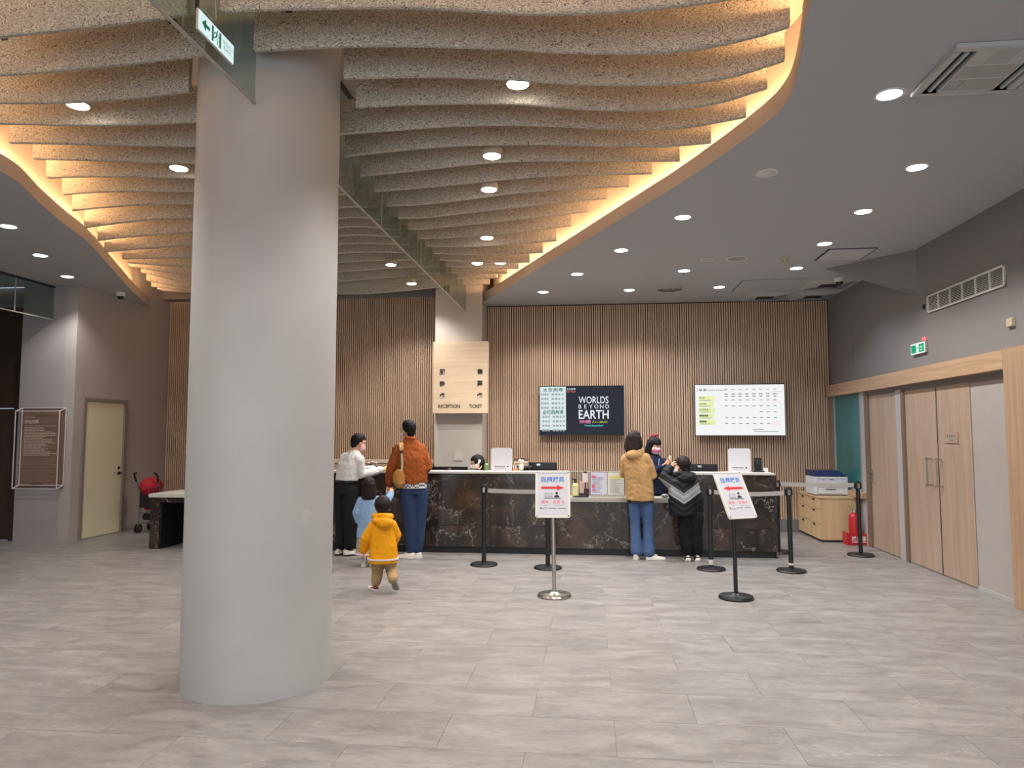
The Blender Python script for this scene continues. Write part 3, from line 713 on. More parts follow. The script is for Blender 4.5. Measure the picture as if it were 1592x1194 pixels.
# ================================================================== ceiling fittings
GRILLE = plain('white_grille', 'b9b9b7', 0.5); GR_DARK = plain('grille_shadow', '26272a', 0.8)
def cassette(x0, y0, s, label):
    t = thing('air_cassette', label, 'air conditioner', (x0, y0, CEIL))
    def bx(mb, a, b, c, d, z0, z1): mb.box(a, b, c, d, z0, z1)
    f = MB()
    w = 0.05
    bx(f, 0, s, 0, w, -0.03, 0.002); bx(f, 0, s, s-w, s, -0.03, 0.002); bx(f, 0, w, w, s-w, -0.03, 0.002); bx(f, s-w, s, w, s-w, -0.03, 0.002)
    part('frame', f, GRILLE, t, bevel=0.004)
    part('backing', MB().box(w, s-w, w, s-w, -0.008, 0.0), GR_DARK, t)
    # supply slots on the two sides
    sl = MB().box(w+0.03, w+0.05, w+0.02, s-w-0.02, -0.03, -0.012); part('supply_vane', sl, GRILLE, t)
    part('supply_vane', MB().box(s-w-0.05, s-w-0.03, w+0.02, s-w-0.02, -0.03, -0.012), GRILLE, t)
    gx0, gx1, gy0, gy1 = w+0.10, s-w-0.10, w+0.005, s-w-0.005
    gh = MB()
    for q in range(4):
        y = gy0+(gy1-gy0)*q/3; gh.box(gx0, gx1, y-0.007, y+0.007, -0.03, -0.006)
    gh.box(gx0-0.012, gx0, gy0, gy1, -0.03, -0.006).box(gx1, gx1+0.012, gy0, gy1, -0.03, -0.006)
    part('grille_frame', gh, GRILLE, t)
    third = (gy1-gy0)/3; lw = gx1-gx0
    part('corner_plate', MB().box(gx0, gx0+lw*0.28, gy0+0.008, gy0+third-0.008, -0.029, -0.014), GRILLE, t)
    part('corner_plate', MB().box(gx1-lw*0.28, gx1, gy0+0.008, gy0+third-0.008, -0.029, -0.014), GRILLE, t)
    lv = MB(); nn = 26
    def slats_x(xa, xb, ya, yb, n):
        for i in range(n):
            x = xa+(xb-xa)*(i+0.5)/n; lv.box(x-0.003, x+0.003, ya, yb, -0.027, -0.010)
    slats_x(gx0+lw*0.28, gx1-lw*0.28, gy0+0.008, gy0+third-0.008, 18)
    slats_x(gx0, gx1, gy0+third+0.008, gy0+2*third-0.008, 34)
    slats_x(gx0+lw*0.30, gx1, gy0+2*third+0.008, gy1-0.008, 24)
    for i in range(12):
        y = gy0+2*third+0.012+(third-0.02)*(i+0.5)/12; lv.box(gx0, gx0+lw*0.28, y-0.003, y+0.003, -0.027, -0.010)
    o = part('grille_louvre', lv, GRILLE, t); o['kind'] = 'stuff'
    return t
cassette(2.13, 4.27, 0.62, 'big white square ceiling cassette with louvred grille at the right edge')
def diffuser(x0, x1, y0, y1, label):
    t = thing('air_diffuser', label, 'air vent', ((x0+x1)/2, (y0+y1)/2, CEIL), 0, 'square air diffusers by the slatted wall')
    w, d = (x1-x0)/2, (y1-y0)/2
    for i in range(3):
        a, b = 1-0.2*i, 1-0.2*i-0.17; z = -0.004-0.012*i
        r = MB()
        for s0, s1, dz in ((a, b, 0),):
            P = [(-w*a, -d*a), (w*a, -d*a), (w*a, d*a), (-w*a, d*a)]; Q = [(-w*b, -d*b), (w*b, -d*b), (w*b, d*b), (-w*b, d*b)]
            v = [(p[0], p[1], -0.004) for p in P]+[(q[0], q[1], -0.026) for q in Q]+[(p[0], p[1], 0.001) for p in P]+[(q[0], q[1], -0.02) for q in Q]
            f = []
            for k in range(4):
                j = (k+1) % 4; f += [(k, j, 4+j, 4+k), (8+k, 12+k, 12+j, 8+j), (k, 8+k, 8+j, j), (4+k, 4+j, 12+j, 12+k)]
            r.add(v, f)
        part('diffuser_ring', r, GRILLE, t)
    part('core', MB().box(-w*0.42, w*0.42, -d*0.42, d*0.42, -0.01, 0.0), DARK, t)
diffuser(2.53, 3.21, 11.72, 12.40, 'square air diffuser above the bright schedule screen, against the slatted wall')
diffuser(3.30, 3.95, 11.72, 12.40, 'square air diffuser in the corner of slatted wall and right wall')
diffuser(3.25, 3.93, 10.82, 11.50, 'square air diffuser beside the dome camera, in front of the corner one')
h = thing('ceiling_hatch', 'pale square access hatch in the ceiling in front of the wedge soffit', 'hatch', (3.20, 9.29, CEIL))
part('hatch_panel', MB().box(-0.265, 0.265, -0.265, 0.265, -0.012, 0.002), plain('pale_hatch', 'c4c2c6', 0.5), h)
part('hatch_frame', MB().box(-0.29, 0.29, -0.29, -0.268, -0.006, 0.002).box(-0.29, 0.29, 0.268, 0.29, -0.006, 0.002).box(-0.29, -0.268, -0.268, 0.268, -0.006, 0.002).box(0.268, 0.29, -0.268, 0.268, -0.006, 0.002), DARK, h)
h = thing('ceiling_hatch', 'large grey access hatch flush in the ceiling left of the square air diffusers', 'hatch', (2.70, 11.15, CEIL))
part('hatch_panel', MB().box(-0.44, 0.44, -0.42, 0.42, -0.003, 0.002), PAINT_C, h)
part('hatch_joint', MB().box(-0.455, -0.442, -0.43, 0.43, -0.0015, 0.002).box(-0.45, 0.45, 0.422, 0.434, -0.0015, 0.002).box(-0.45, 0.45, -0.434, -0.422, -0.0015, 0.002), GR_DARK, h)
def round_fit(name, x, y, r, label, cat, disc, ring=OFFWHITE):
    t = thing(name, label, cat, (x, y, CEIL))
    part('rim', MB().lathe([(r*0.86, 0.002), (r*0.86, -0.006), (r, -0.006), (r*1.03, 0.002)], (0,0,0), 32), ring, t, smooth=True)
    part('cover', MB().lathe([(r*0.86, 0.002), (r*0.86, -0.003), (r*0.3, -0.004)], (0,0,0), 32), disc, t, smooth=True)
    return t
round_fit('ceiling_speaker', 1.524, 9.41, 0.085, 'smaller round ceiling fitting with a white rim, left of the ceiling speaker', 'speaker', PAINT_C)
round_fit('ceiling_speaker', 1.891, 9.381, 0.135, 'round ceiling speaker with grey mesh left of the smoke detector', 'speaker', plain('speaker_mesh', '97969a', 0.7))
t = thing('round_diffuser', 'round louvred air diffuser by the slatted wall above the dark poster screen', 'air vent', (1.242, 11.195, CEIL))
for i in range(4):
    a = 0.21-0.045*i
    part('diffuser_ring', MB().lathe([(a, -0.002), (a-0.018, -0.026), (a-0.028, -0.026), (a-0.012, 0.002)], (0,0,0), 32), plain('beige_metal', 'a9a49c', 0.5), t, smooth=True)
t = thing('smoke_detector', 'small beige smoke detector on the ceiling near the pale hatch', 'detector', (2.499, 9.413, CEIL))
part('base', MB().lathe([(0.06, 0), (0.06, -0.015), (0.05, -0.022)], (0,0,0), 20), plain('beige_plastic', 'b0a890', 0.5), t, smooth=True)
part('sensor_head', MB().lathe([(0.042, -0.02), (0.042, -0.05), (0.02, -0.062)], (0,0,0), 20), plain('beige_plastic', 'b0a890', 0.5), t, smooth=True)
def dome(x, y, z, label):
    t = thing('dome_camera', label, 'security camera', (x, y, z))
    part('housing', MB().lathe([(0.072, 0), (0.075, -0.03), (0.062, -0.06)], (0,0,0), 24), WHITE, t, smooth=True)
    part('dome', MB().ell((0, 0, -0.058), (0.052, 0.052, 0.05)), BLACKP, t, smooth=True)
dome(-7.42, 10.62, CEIL, 'white dome security camera on the left ceiling above the cream door')
dome(3.60, 10.72, CEIL, 'white dome security camera near the wedge soffit on the right')

# right wall fittings
t = thing('wall_grille', 'long white louvred air grille high on the right wall', 'air vent', (RX, 8.085, 3.12))
yy0, yy1, zz = -0.80, 0.80, 0.105
part('frame', MB().box(-0.02, 0, yy0, yy1, zz-0.018, zz).box(-0.02, 0, yy0, yy1, -zz, -zz+0.018).box(-0.02, 0, yy0, yy0+0.025, -zz, zz).box(-0.02, 0, yy1-0.025, yy1, -zz, zz), OFFWHITE, t, bevel=0.002)
part('backing', MB().box(-0.003, 0, yy0, yy1, -zz, zz), GR_DARK, t)
for i in range(1, 6):
    y = yy0+(yy1-yy0)*i/6; part('divider', MB().box(-0.018, -0.002, y-0.007, y+0.007, -zz+0.018, zz-0.018), OFFWHITE, t)
for i in range(10):
    z = -zz+0.026+(2*zz-0.052)*i/9
    part('louvre', MB().add([(-0.018, yy0+0.02, z-0.004), (-0.018, yy1-0.02, z-0.004), (-0.004, yy1-0.02, z+0.006), (-0.004, yy0+0.02, z+0.006), (-0.018, yy0+0.02, z-0.001), (-0.018, yy1-0.02, z-0.001), (-0.004, yy1-0.02, z+0.009), (-0.004, yy0+0.02, z+0.009)],
         [(0,3,2,1),(4,5,6,7),(0,1,5,4),(1,2,6,5),(2,3,7,6),(3,0,4,7)]), OFFWHITE, t)
t = thing('wall_sensor', 'small black round sensor just left of the white wall grille', 'sensor', (RX, 8.975, 3.11))
part('housing', MB().ell((-0.012, 0, 0), (0.014, 0.026, 0.032)), BLACK, t, smooth=True)
part('sensor_eye', MB().ell((-0.025, 0, 0), (0.006, 0.012, 0.014)), BLACKP, t, smooth=True)
t = thing('wall_box', 'small beige square box on the right wall above the wooden header', 'junction box', (RX, 7.22, 2.65))
part('base', MB().box(-0.02, 0, -0.055, 0.055, -0.045, 0.045), plain('beige_plastic', 'b0a890', 0.5), t, bevel=0.004)
part('cover', MB().box(-0.032, -0.02, -0.05, 0.05, -0.04, 0.04), plain('beige_cover', 'b9ab94', 0.5), t, bevel=0.004)

# exit signs
EX_G = emit('exit_green', '0fae74', 0.55); EX_W = emit('exit_white', 'e4fbf1', 0.8); GREEN = plain('green_print', '1a9a78', 0.5)
def running_man(O, u, w, s, mat, parent):
    u = V(u).normalized(); w = V(w).normalized(); O = V(O); n = u.cross(w); mb = MB()
    P = lambda x, y: O+u*x*s+w*y*s
    head = [(0.08+0.085*cos(2*pi*i/10), 0.36+0.085*sin(2*pi*i/10)) for i in range(10)]
    for poly in (head, [(-0.1,0.26),(0.08,0.25),(0.05,-0.02),(-0.1,-0.02)], [(-0.1,0.02),(0.02,0.03),(-0.18,-0.22),(-0.42,-0.26),(-0.42,-0.18),(-0.23,-0.14)],
                 [(-0.04,0.02),(0.06,-0.02),(0.2,-0.2),(0.16,-0.46),(0.07,-0.46),(0.1,-0.22)], [(-0.1,0.26),(-0.1,0.18),(-0.24,0.1),(-0.3,-0.02),(-0.36,0.02),(-0.29,0.16)], [(0.06,0.25),(0.07,0.17),(0.2,0.08),(0.32,0.12),(0.33,0.06),(0.2,0.01)]):
        k = len(mb.v); mb.v += [tuple(P(x, y)) for x, y in poly]; mb.f.append(tuple(range(k, k+len(poly))))
    me = bpy.data.meshes.new('pictogram'); me.from_pydata(mb.v, [], mb.f); return link('pictogram', me, mat, parent)
t = thing('exit_sign', 'glowing white exit sign with green arrow and running figure, hung before the round column', 'exit sign', (GX+0.03, 3.60, 3.755))
part('housing', MB().box(0.006, 0.018, -0.19, 0.19, -0.058, 0.058), OFFWHITE, t, bevel=0.003)
part('lit_face', MB().box(0.018, 0.021, -0.184, 0.184, -0.053, 0.053), emit('exit_face', 'dcf2f4', 0.62), t)
part('mount', MB().box(-0.0, 0.012, -0.19, -0.172, 0.058, 0.16), DARK, t)
part('cable', MB().tube([(0.0, -0.15, 0.058), (0.0, -0.1, 0.10), (0.005, -0.03, 0.085), (0.0, 0.02, 0.12), (0.0, 0.0, 0.3), (0.0, 0.0, 0.6)], 0.003, 6), plain('blue_grey_cable', '8fb0b8', 0.5), t)
uu, ww = (0, 1, 0), (0, 0, 1)
am = MB().prism([(-0.155, 0), (-0.115, 0.032), (-0.115, 0.010), (-0.075, 0.010), (-0.075, -0.010), (-0.115, -0.010), (-0.115, -0.032)], (0.0212, 0, 0), uu, ww, 0.0006)
part('arrow', am, GREEN, t)
part('door_pictogram', MB().prism([(-0.055, -0.042), (-0.038, -0.042), (-0.038, 0.042), (-0.055, 0.042)], (0.0212, 0, 0), uu, ww, 0.0006).prism([(0.022, -0.042), (0.042, -0.042), (0.042, 0.042), (0.022, 0.042)], (0.0212, 0, 0), uu, ww, 0.0006), GREEN, t)
running_man((0.0235, -0.008, 0), uu, ww, 0.085, GREEN, t)
text('lettering', '緊急出口', (0.0235, 0.11, 0.014), uu, ww, 0.024, GREEN, t, width=0.10)
text('lettering', 'EXIT', (0.0235, 0.11, -0.018), uu, ww, 0.02, GREEN, t, width=0.08)
t = thing('exit_sign', 'small green glowing exit sign on the right wall above the wooden header', 'exit sign', (RX, 9.13, 2.63))
part('housing', MB().box(-0.03, 0, -0.19, 0.19, -0.065, 0.075), TRIMG, t, bevel=0.003)
part('lit_border', MB().box(-0.034, -0.030, -0.185, 0.185, -0.062, 0.062), EX_W, t)
part('lit_face', MB().box(-0.036, -0.034, -0.172, -0.03, -0.05, 0.05).box(-0.036, -0.034, 0.04, 0.172, -0.05, 0.05), EX_G, t)
running_man((-0.0365, 0.005, 0), (0, -1, 0), ww, 0.085, EX_G, t)
text('lettering', '出口', (-0.0368, -0.10, 0.012), (0, -1, 0), ww, 0.03, EX_W, t, width=0.075)
text('lettering', 'EXIT', (-0.0368, -0.10, -0.024), (0, -1, 0), ww, 0.02, EX_W, t, width=0.07)
part('indicator_lamp', MB().ell((-0.03, -0.17, 0.095), (0.018, 0.022, 0.022)), emit('red_indicator', 'ff4a48', 2.0), t, smooth=True)
# ================================================================== sign box on the pillar
t = thing('hanging_sign', 'pale wooden sign box on the pillar reading RECEPTION and TICKET', 'sign', (-2.115, 11.67, 1.94))
HW = 0.455
part('box', MB().box(-HW, HW, -0.0, 0.178, 0, 1.19), SIGNWOOD, t, bevel=0.003)
part('underside', MB().box(-HW+0.02, HW-0.02, 0.02, 0.16, -0.004, 0.0), plain('sign_underside', '7d746b', 0.6), t)
uu, ww = (1, 0, 0), (0, 0, 1)
for k, (x, s) in enumerate(((-0.30, '服務處'), (0.325, '售票處'))):
    for j, ch in enumerate(s):
        text('lettering', ch, (x, -0.0012, 0.685-0.197*j), uu, ww, 0.098, INK, t, bold=0.035, width=0.098)
text('lettering', 'RECEPTION', (-0.185, -0.0012, 0.118), uu, ww, 0.062, INK, t, bold=0.03, width=0.36)
text('lettering', 'TICKET', (0.255, -0.0012, 0.118), uu, ww, 0.062, INK, t, bold=0.03, width=0.215)

# ================================================================== wall screens
def screen(name, label, cx, cz, w, h):
    t = thing(name, label, 'screen', (cx, 12.30, cz))
    part('casing', MB().box(-w/2, w/2, 0.0, 0.05, -h/2, h/2), BLACKP, t, bevel=0.004)
    part('wall_mount', MB().box(-0.25, 0.25, 0.05, 0.132, -0.2, 0.2), BLACK, t)
    return t
SW_ = 1.44; SH_ = 0.845
t = screen('wall_screen', 'dark wall screen announcing WORLDS BEYOND EARTH beside a white time list', -0.138, 2.003, SW_, SH_)
P_W = emit('screen_white', 'dcecee', 0.58); P_D = emit('screen_dark', '0a1830', 0.35)
part('display', MB().box(-SW_/2+0.012, SW_/2-0.012, -0.003, 0.0005, -SH_/2+0.012, SH_/2-0.012), P_D, t)
lx0, lx1 = -SW_/2+0.014, -0.262
part('time_list', MB().box(lx0, lx1, -0.0045, -0.003, -SH_/2+0.09, SH_/2-0.014), P_W, t)
E_TEAL = emit('screen_teal', '2f7a72', 0.35); E_GREY = emit('screen_grey', 'aab4b2', 0.5); E_WH = emit('screen_letter', 'eef3ff', 0.62); E_OR = emit('screen_orange', 'ff7a3a', 0.7)
E_PK = emit('screen_pink', 'ff8cc4', 0.65); E_YG = emit('screen_lime', 'c8f04c', 0.62); E_CY = emit('screen_cyan', '5ff0e6', 0.6); E_DK = emit('screen_ink', '4a4f4e', 0.4)
yy = -0.0052
text('lettering', '太空劇場', ((lx0+lx1)/2, yy, 0.352), uu, ww, 0.072, E_TEAL, t, bold=0.015, width=0.34, spacing=1.2)
text('lettering', '必可飛劇場', ((lx0+lx1)/2, yy, -0.03), uu, ww, 0.078, E_TEAL, t, bold=0.015, width=0.35)
rn = random.Random(11); rects = []
for row in range(9):
    if row == 4: continue
    y = 0.352-0.0765*(row+1) if row < 4 else -0.03-0.0765*(row-4)
    x = lx0+0.02
    for wd_, gp in ((0.035,0.006),(0.02,0.004),(0.03,0.006),(0.028,0.05),(0.045,0.01),(0.05,0.012),(0.035,0.02),(0.032,0)):
        if row > 4 and x < lx0+0.03: x += 0.02
        rects.append((x, x+wd_*0.9, y-0.017, y+0.017)); x += wd_+gp
marks('small_print', rects, (0, yy, 0), uu, ww, E_GREY, t)
text('lettering', '太空劇場', (-0.175, yy, 0.365), uu, ww, 0.036, E_WH, t, width=0.155)
text('lettering', 'Space Theater', (-0.175, yy, 0.318), uu, ww, 0.026, E_OR, t, bold=0.01, width=0.155)
text('lettering', 'WORLDS', (0.205, yy, 0.178), uu, ww, 0.118, E_WH, t, width=0.50)
for k_, ch_ in enumerate('BEYOND'): text('lettering', ch_, (-0.025+0.092*k_, yy, 0.066), uu, ww, 0.065, E_WH, t)
text('lettering', 'EARTH', (0.205, yy, -0.068), uu, ww, 0.148, E_WH, t, bold=0.012, width=0.505)
text('lettering', '天外奇觀', (0.06, yy, -0.192), uu, ww, 0.06, E_PK, t, bold=0.01, width=0.19)
text('lettering', '7.1~10.31', (0.305, yy, -0.197), uu, ww, 0.034, E_YG, t, bold=0.01, width=0.25)
text('lettering', 'Worlds Beyond Earth', (0.205, yy, -0.262), uu, ww, 0.036, E_CY, t, bold=0.01, width=0.31)
t = screen('wall_screen', 'bright white wall screen with a schedule table above the right counter', 2.478, 2.003, 1.465, 0.865)
part('display', MB().box(-0.722, 0.722, -0.003, 0.0005, -0.42, 0.42), emit('screen_table', 'f4f6f6', 0.6), t)
E_YEL = emit('screen_highlight', 'e9f0b0', 0.6); E_PKL = emit('screen_blush', 'f8ecf0', 0.6)
rects = [(-0.67, -0.40-0.02*(i % 2), 0.19-0.098*i-0.045, 0.19-0.098*i+0.04) for i in range(5)]
for rc in rects: marks('row_highlight', [rc], (0, -0.0036, 0), uu, ww, E_YEL, t)
for rc in ((0.50, 0.66, -0.27, -0.19), (0.52, 0.66, 0.12, 0.17)): marks('cell_highlight', [rc], (0, -0.0036, 0), uu, ww, E_PKL, t)
rects = [(-0.68, -0.672, 0.31, 0.36)]
for x0 in (-0.655, -0.585): rects.append((x0, x0+0.05, 0.315, 0.352))
for i in range(9): rects.append((-0.52+0.035*i, -0.495+0.035*i, 0.322, 0.338))
for i in range(8):
    x = -0.24+0.112*i
    rects += [(x, x+0.05, 0.335, 0.345), (x-0.005, x+0.055, 0.255, 0.275), (x, x+0.05, 0.215, 0.235)]
    for j in range(5):
        if j == 2 and i < 5: continue
        if j == 4 and i == 7: continue
        rects.append((x, x+0.05, 0.165-0.098*j-0.008, 0.165-0.098*j+0.008))
rects += [(0.2, 0.38, -0.33, -0.318), (0.22, 0.62, -0.365, -0.353), (0.55, 0.68, 0.298, 0.303)]
for i in range(5): rects.append((-0.65, -0.46-0.012*(i % 3), 0.155-0.098*i, 0.165-0.098*i))
marks('small_print', rects, (0, -0.0044, 0), uu, ww, E_GREY, t)
for i, (s, wd_) in enumerate((('展示場', 0.085), ('太空劇場', 0.115), ('必可飛劇場', 0.145))):
    text('lettering', s, (-0.655, -0.0046, 0.20-0.098*i), uu, ww, 0.032, E_DK, t, bold=0.01, align='LEFT', width=wd_)
marks('small_print', [(-0.655+k*0.029, -0.632+k*0.029, 0.20-0.098*i-0.015, 0.20-0.098*i+0.015) for i in (3, 4) for k in range(5 if i == 3 else 4)], (0, -0.0046, 0), uu, ww, E_DK, t)

# ================================================================== reception counter
FY = 9.72
GREYDESK = plain('grey_desk_edge', 'a8a69c', 0.4)
def counter(name, label, x0, x1, cuts, z1, top, topmat, end_l, end_r, low):
    c = thing(name, label, 'counter', (x0, FY, 0)); L = x1-x0
    xs = [x0]+cuts+[x1]
    for a, b in zip(xs[:-1], xs[1:]):
        for za, zb in (((0.085, z1),) if low else ((0.37, z1), (0.085, 0.37))):
            part('marble_panel', MB().box(a-x0+0.002, b-x0-0.002, 0, 0.03, za+0.002, zb-0.002), MAT_MARBLE, c, bevel=0.0015)
    part('kick_plate', MB().box(0.0, L-0.002, 0.03, 0.06, 0.0, 0.085), KICK, c)
    part('body', MB().box(0.002, L-0.002, 0.031, 0.30, 0.085, z1-0.004), DARK, c)
    part('counter_top', MB().box(0.0, L, -0.02, 0.34, z1, top), topmat, c, bevel=0.003)
    if end_r: part('end_panel', MB().box(L-0.001, L+0.02, 0.002, 0.30, 0.0, z1-0.002), MAT_MARBLE, c, bevel=0.0015)
    return c
counter('high_counter', 'long high marble counter on the left, from the round column to the right-arrow sign', -4.3, -0.50, [-3.15, -2.23, -1.35], 1.065, 1.093, STONEW, 0, 0, False)
counter('low_counter', 'low marble ticket counter section in the middle with notices on it', -0.498, 1.238, [0.42], 0.70, 0.757, GREYDESK, 0, 0, True)
counter('high_counter', 'short high marble counter on the right behind the left-arrow sign', 1.24, 2.38, [1.86], 1.065, 1.093, STONEW, 0, 1, False)
def work_desk(x0, x1, z, label):
    d = thing('work_desk', label, 'desk', (x0, 10.07, 0)); L = x1-x0
    part('desk_top', MB().box(0, L, 0, 0.66, z-0.035, z), OFFWHITE, d, bevel=0.002)
    for xx in (0.02, L-0.06): part('desk_support', MB().box(xx, xx+0.04, 0.02, 0.64, 0, z-0.035), OFFWHITE, d)
work_desk(-4.28, -2.33, 0.735, 'white staff desk behind the high counter near the two men')
work_desk(-2.32, -1.83, 0.735, 'white staff desk under the low monitor left of the seated clerk')
work_desk(-1.36, -0.46, 0.735, 'white staff desk under the monitor right of the seated clerk')
work_desk(1.28, 2.33, 0.735, 'white staff desk behind the short right counter')
# clear shield on the low part
s = thing('acrylic_shield', 'clear acrylic shield with a pale top edge above the low counter section', 'shield', (0.10, 10.0, 0.757))
part('sheet', MB().box(-0.55, 0.72, -0.002, 0.002, 0.004, 0.33), MAT_ACRYL, s)
part('top_edge', MB().box(-0.55, 0.72, -0.003, 0.003, 0.33, 0.337), OFFWHITE, s)
part('foot', MB().box(-0.5, -0.44, -0.05, 0.05, 0, 0.006), OFFWHITE, s); part('foot', MB().box(0.6, 0.66, -0.05, 0.05, 0, 0.006), OFFWHITE, s)
# long low cupboard against the back wall, left of the pillar
b_ = thing('back_cupboard', 'long low cupboard with a pale wooden top against the left slatted wall', 'cupboard', (-4.2, 12.0, 0))
part('carcass', MB().box(-1.5, 1.58, 0.02, 0.40, 0, 1.11), plain('beige_laminate', 'c2b39c', 0.5), b_, bevel=0.002)
part('top', MB().box(-1.52, 1.59, -0.01, 0.41, 1.11, 1.16), plain('cream_top', 'd8c6ac', 0.5), b_, bevel=0.003)
for i in range(5): part('door', MB().box(-1.49+i*0.613, -0.887+i*0.613, 0.0, 0.02, 0.08, 1.10), plain('beige_laminate', 'c2b39c', 0.5), b_, bevel=0.003)

# low marble table at the left, mostly behind the column
t = thing('marble_table', 'low dark marble table with a white stone top left of the round column', 'table', (-5.2, 9.60, 0))
part('top', MB().box(-0.96, 0.86, -0.02, 0.78, 0.715, 0.765), STONEW, t, bevel=0.003)
part('leg', MB().box(-0.94, -0.80, 0.0, 0.76, 0, 0.715), MAT_MARBLE, t, bevel=0.002)
part('leg', MB().box(0.70, 0.84, 0.0, 0.76, 0, 0.715), MAT_MARBLE, t, bevel=0.002)
part('apron', MB().box(-0.80, 0.70, 0.0, 0.03, 0.645, 0.715), MAT_MARBLE, t, bevel=0.002)
part('back_panel', MB().box(-0.80, 0.70, 0.70, 0.74, 0.0, 0.715), KICK, t)
part('side_lining', MB().box(-0.80, -0.78, 0.03, 0.70, 0.0, 0.715), KICK, t)

# ================================================================== wooden drawer cabinet and printer
t = thing('drawer_cabinet', 'beige wooden drawer cabinet in the right corner carrying a printer', 'cabinet', (3.40, 11.27, 0))
part('carcass', MB().box(0.02, 0.52, 0.0, 1.14, 0.03, 0.64), CABWOOD, t, bevel=0.002)
part('plinth', MB().box(0.05, 0.50, 0.02, 1.12, 0, 0.03), BLACK, t)
part('top', MB().box(-0.01, 0.545, -0.012, 1.15, 0.64, 0.668), CABWOOD, t, bevel=0.003)
for j in range(2):
    for i, (z0, z1) in enumerate(((0.48, 0.635), (0.265, 0.475), (0.035, 0.26))):
        y0 = 0.005+0.567*j
        dr = part('drawer', MB().box(0.0, 0.02, y0, y0+0.563, z0, z1), CABWOOD, t, bevel=0.003)
        part('handle', MB().box(-0.014, 0.0, y0+0.24, y0+0.325, z1-0.035, z1-0.012), BLACK, dr, bevel=0.003)
        if i == 0: part('lock', MB().ell((-0.001, y0+0.50, z0+0.1), (0.004, 0.008, 0.008)), STEEL, dr, smooth=True)
t = thing('laser_printer', 'white laser printer with a navy blue top on the drawer cabinet', 'printer', (3.63, 11.66, 0.668))
PRW = plain('printer_white', 'd3d5da', 0.4, var=0.02); PRB = plain('printer_navy', '1f2c52', 0.4)
part('body', MB().box(-0.235, 0.255, -0.18, 0.28, 0.012, 0.285), PRW, t, bevel=0.008)
part('top_cover', MB().add([(-0.235,-0.175,0.29),(0.255,-0.175,0.29),(0.255,0.28,0.29),(-0.235,0.28,0.29),(-0.235,-0.10,0.375),(0.16,-0.10,0.375),(0.16,0.27,0.375),(-0.235,0.27,0.375)],
     [(0,3,2,1),(4,5,6,7),(0,1,5,4),(1,2,6,5),(2,3,7,6),(3,0,4,7)]), PRB, t, bevel=0.008)
part('front_flap', MB().box(-0.19, 0.225, -0.187, -0.179, 0.165, 0.255), PRW, t, bevel=0.004)
part('paper_tray', MB().box(-0.19, 0.20, -0.187, -0.179, 0.03, 0.125), PRW, t, bevel=0.004)
part('tray_grip', MB().prism([(-0.09+0.09*cos(pi+pi*i/8)+0.09, 0.105+0.022*sin(pi+pi*i/8)) for i in range(9)], (-0.0, -0.1872, 0), (1,0,0), (0,0,1), 0.002), INKGREY, t)
part('tray_grip', MB().prism([(0.03*cos(pi+pi*i/8), 0.248+0.012*sin(pi+pi*i/8)) for i in range(9)], (0.02, -0.1872, 0), (1,0,0), (0,0,1), 0.002), INKGREY, t)
part('foot', MB().box(-0.22, -0.16, -0.16, -0.10, 0, 0.012).box(0.18, 0.24, -0.16, -0.10, 0, 0.012).box(-0.22, -0.16, 0.2, 0.26, 0, 0.012).box(0.18, 0.24, 0.2, 0.26, 0, 0.012), BLACK, t)
part('sticker', MB().cyl((-0.105, -0.1875, 0.25), 0.02, 0.001), plain('blue_sticker', '9fb6d8', 0.5), t)

# ================================================================== fire extinguisher in its red stand
t = thing('fire_extinguisher', 'red fire extinguisher by the wall beside the drawer cabinet', 'fire extinguisher', (3.815, 11.075, 0.02))
part('cylinder', MB().lathe([(0.062, 0.0), (0.072, 0.01), (0.072, 0.36), (0.066, 0.395), (0.045, 0.425), (0.022, 0.44)], (0,0,0), 24), RED, t, smooth=True)
part('valve', MB().lathe([(0.02, 0.44), (0.02, 0.475), (0.014, 0.49)], (0,0,0), 12), CHROME, t, smooth=True)
part('lever', MB().bar((-0.01, 0, 0.49), (-0.07, 0, 0.53), 0.018, 0.008).bar((-0.01, 0, 0.48), (-0.075, 0, 0.485), 0.018, 0.008), STEEL, t)
part('hose', MB().tube([(0.02, 0, 0.47), (0.075, 0.0, 0.46), (0.095, 0.0, 0.38), (0.09, 0.0, 0.12)], 0.009, 8), BLACK, t, smooth=True)
part('gauge', MB().ell((0.0, -0.022, 0.47), (0.012, 0.006, 0.012)), OFFWHITE, t, smooth=True)
t = thing('extinguisher_stand', 'red box stand with white writing holding the fire extinguisher', 'stand', (3.825, 11.08, 0))
part('base', MB().box(-0.14, 0.14, -0.095, 0.095, 0, 0.018), RED, t)
part('front_panel', MB().box(-0.14, 0.14, -0.10, -0.09, 0, 0.165), RED, t, bevel=0.003)
part('side_panel', MB().box(-0.145, -0.135, -0.10, 0.095, 0, 0.185), RED, t, bevel=0.003)
part('side_panel', MB().box(0.135, 0.145, -0.10, 0.095, 0, 0.185), RED, t, bevel=0.003)
text('lettering', '滅火器', (0.015, -0.1008, 0.10), uu, ww, 0.065, PAPER, t, bold=0.02, width=0.20)
marks('small_print', [(-0.08, 0.11, -0.006, 0.006)], (0.0, -0.1008, 0.05), uu, ww, PAPER, t)

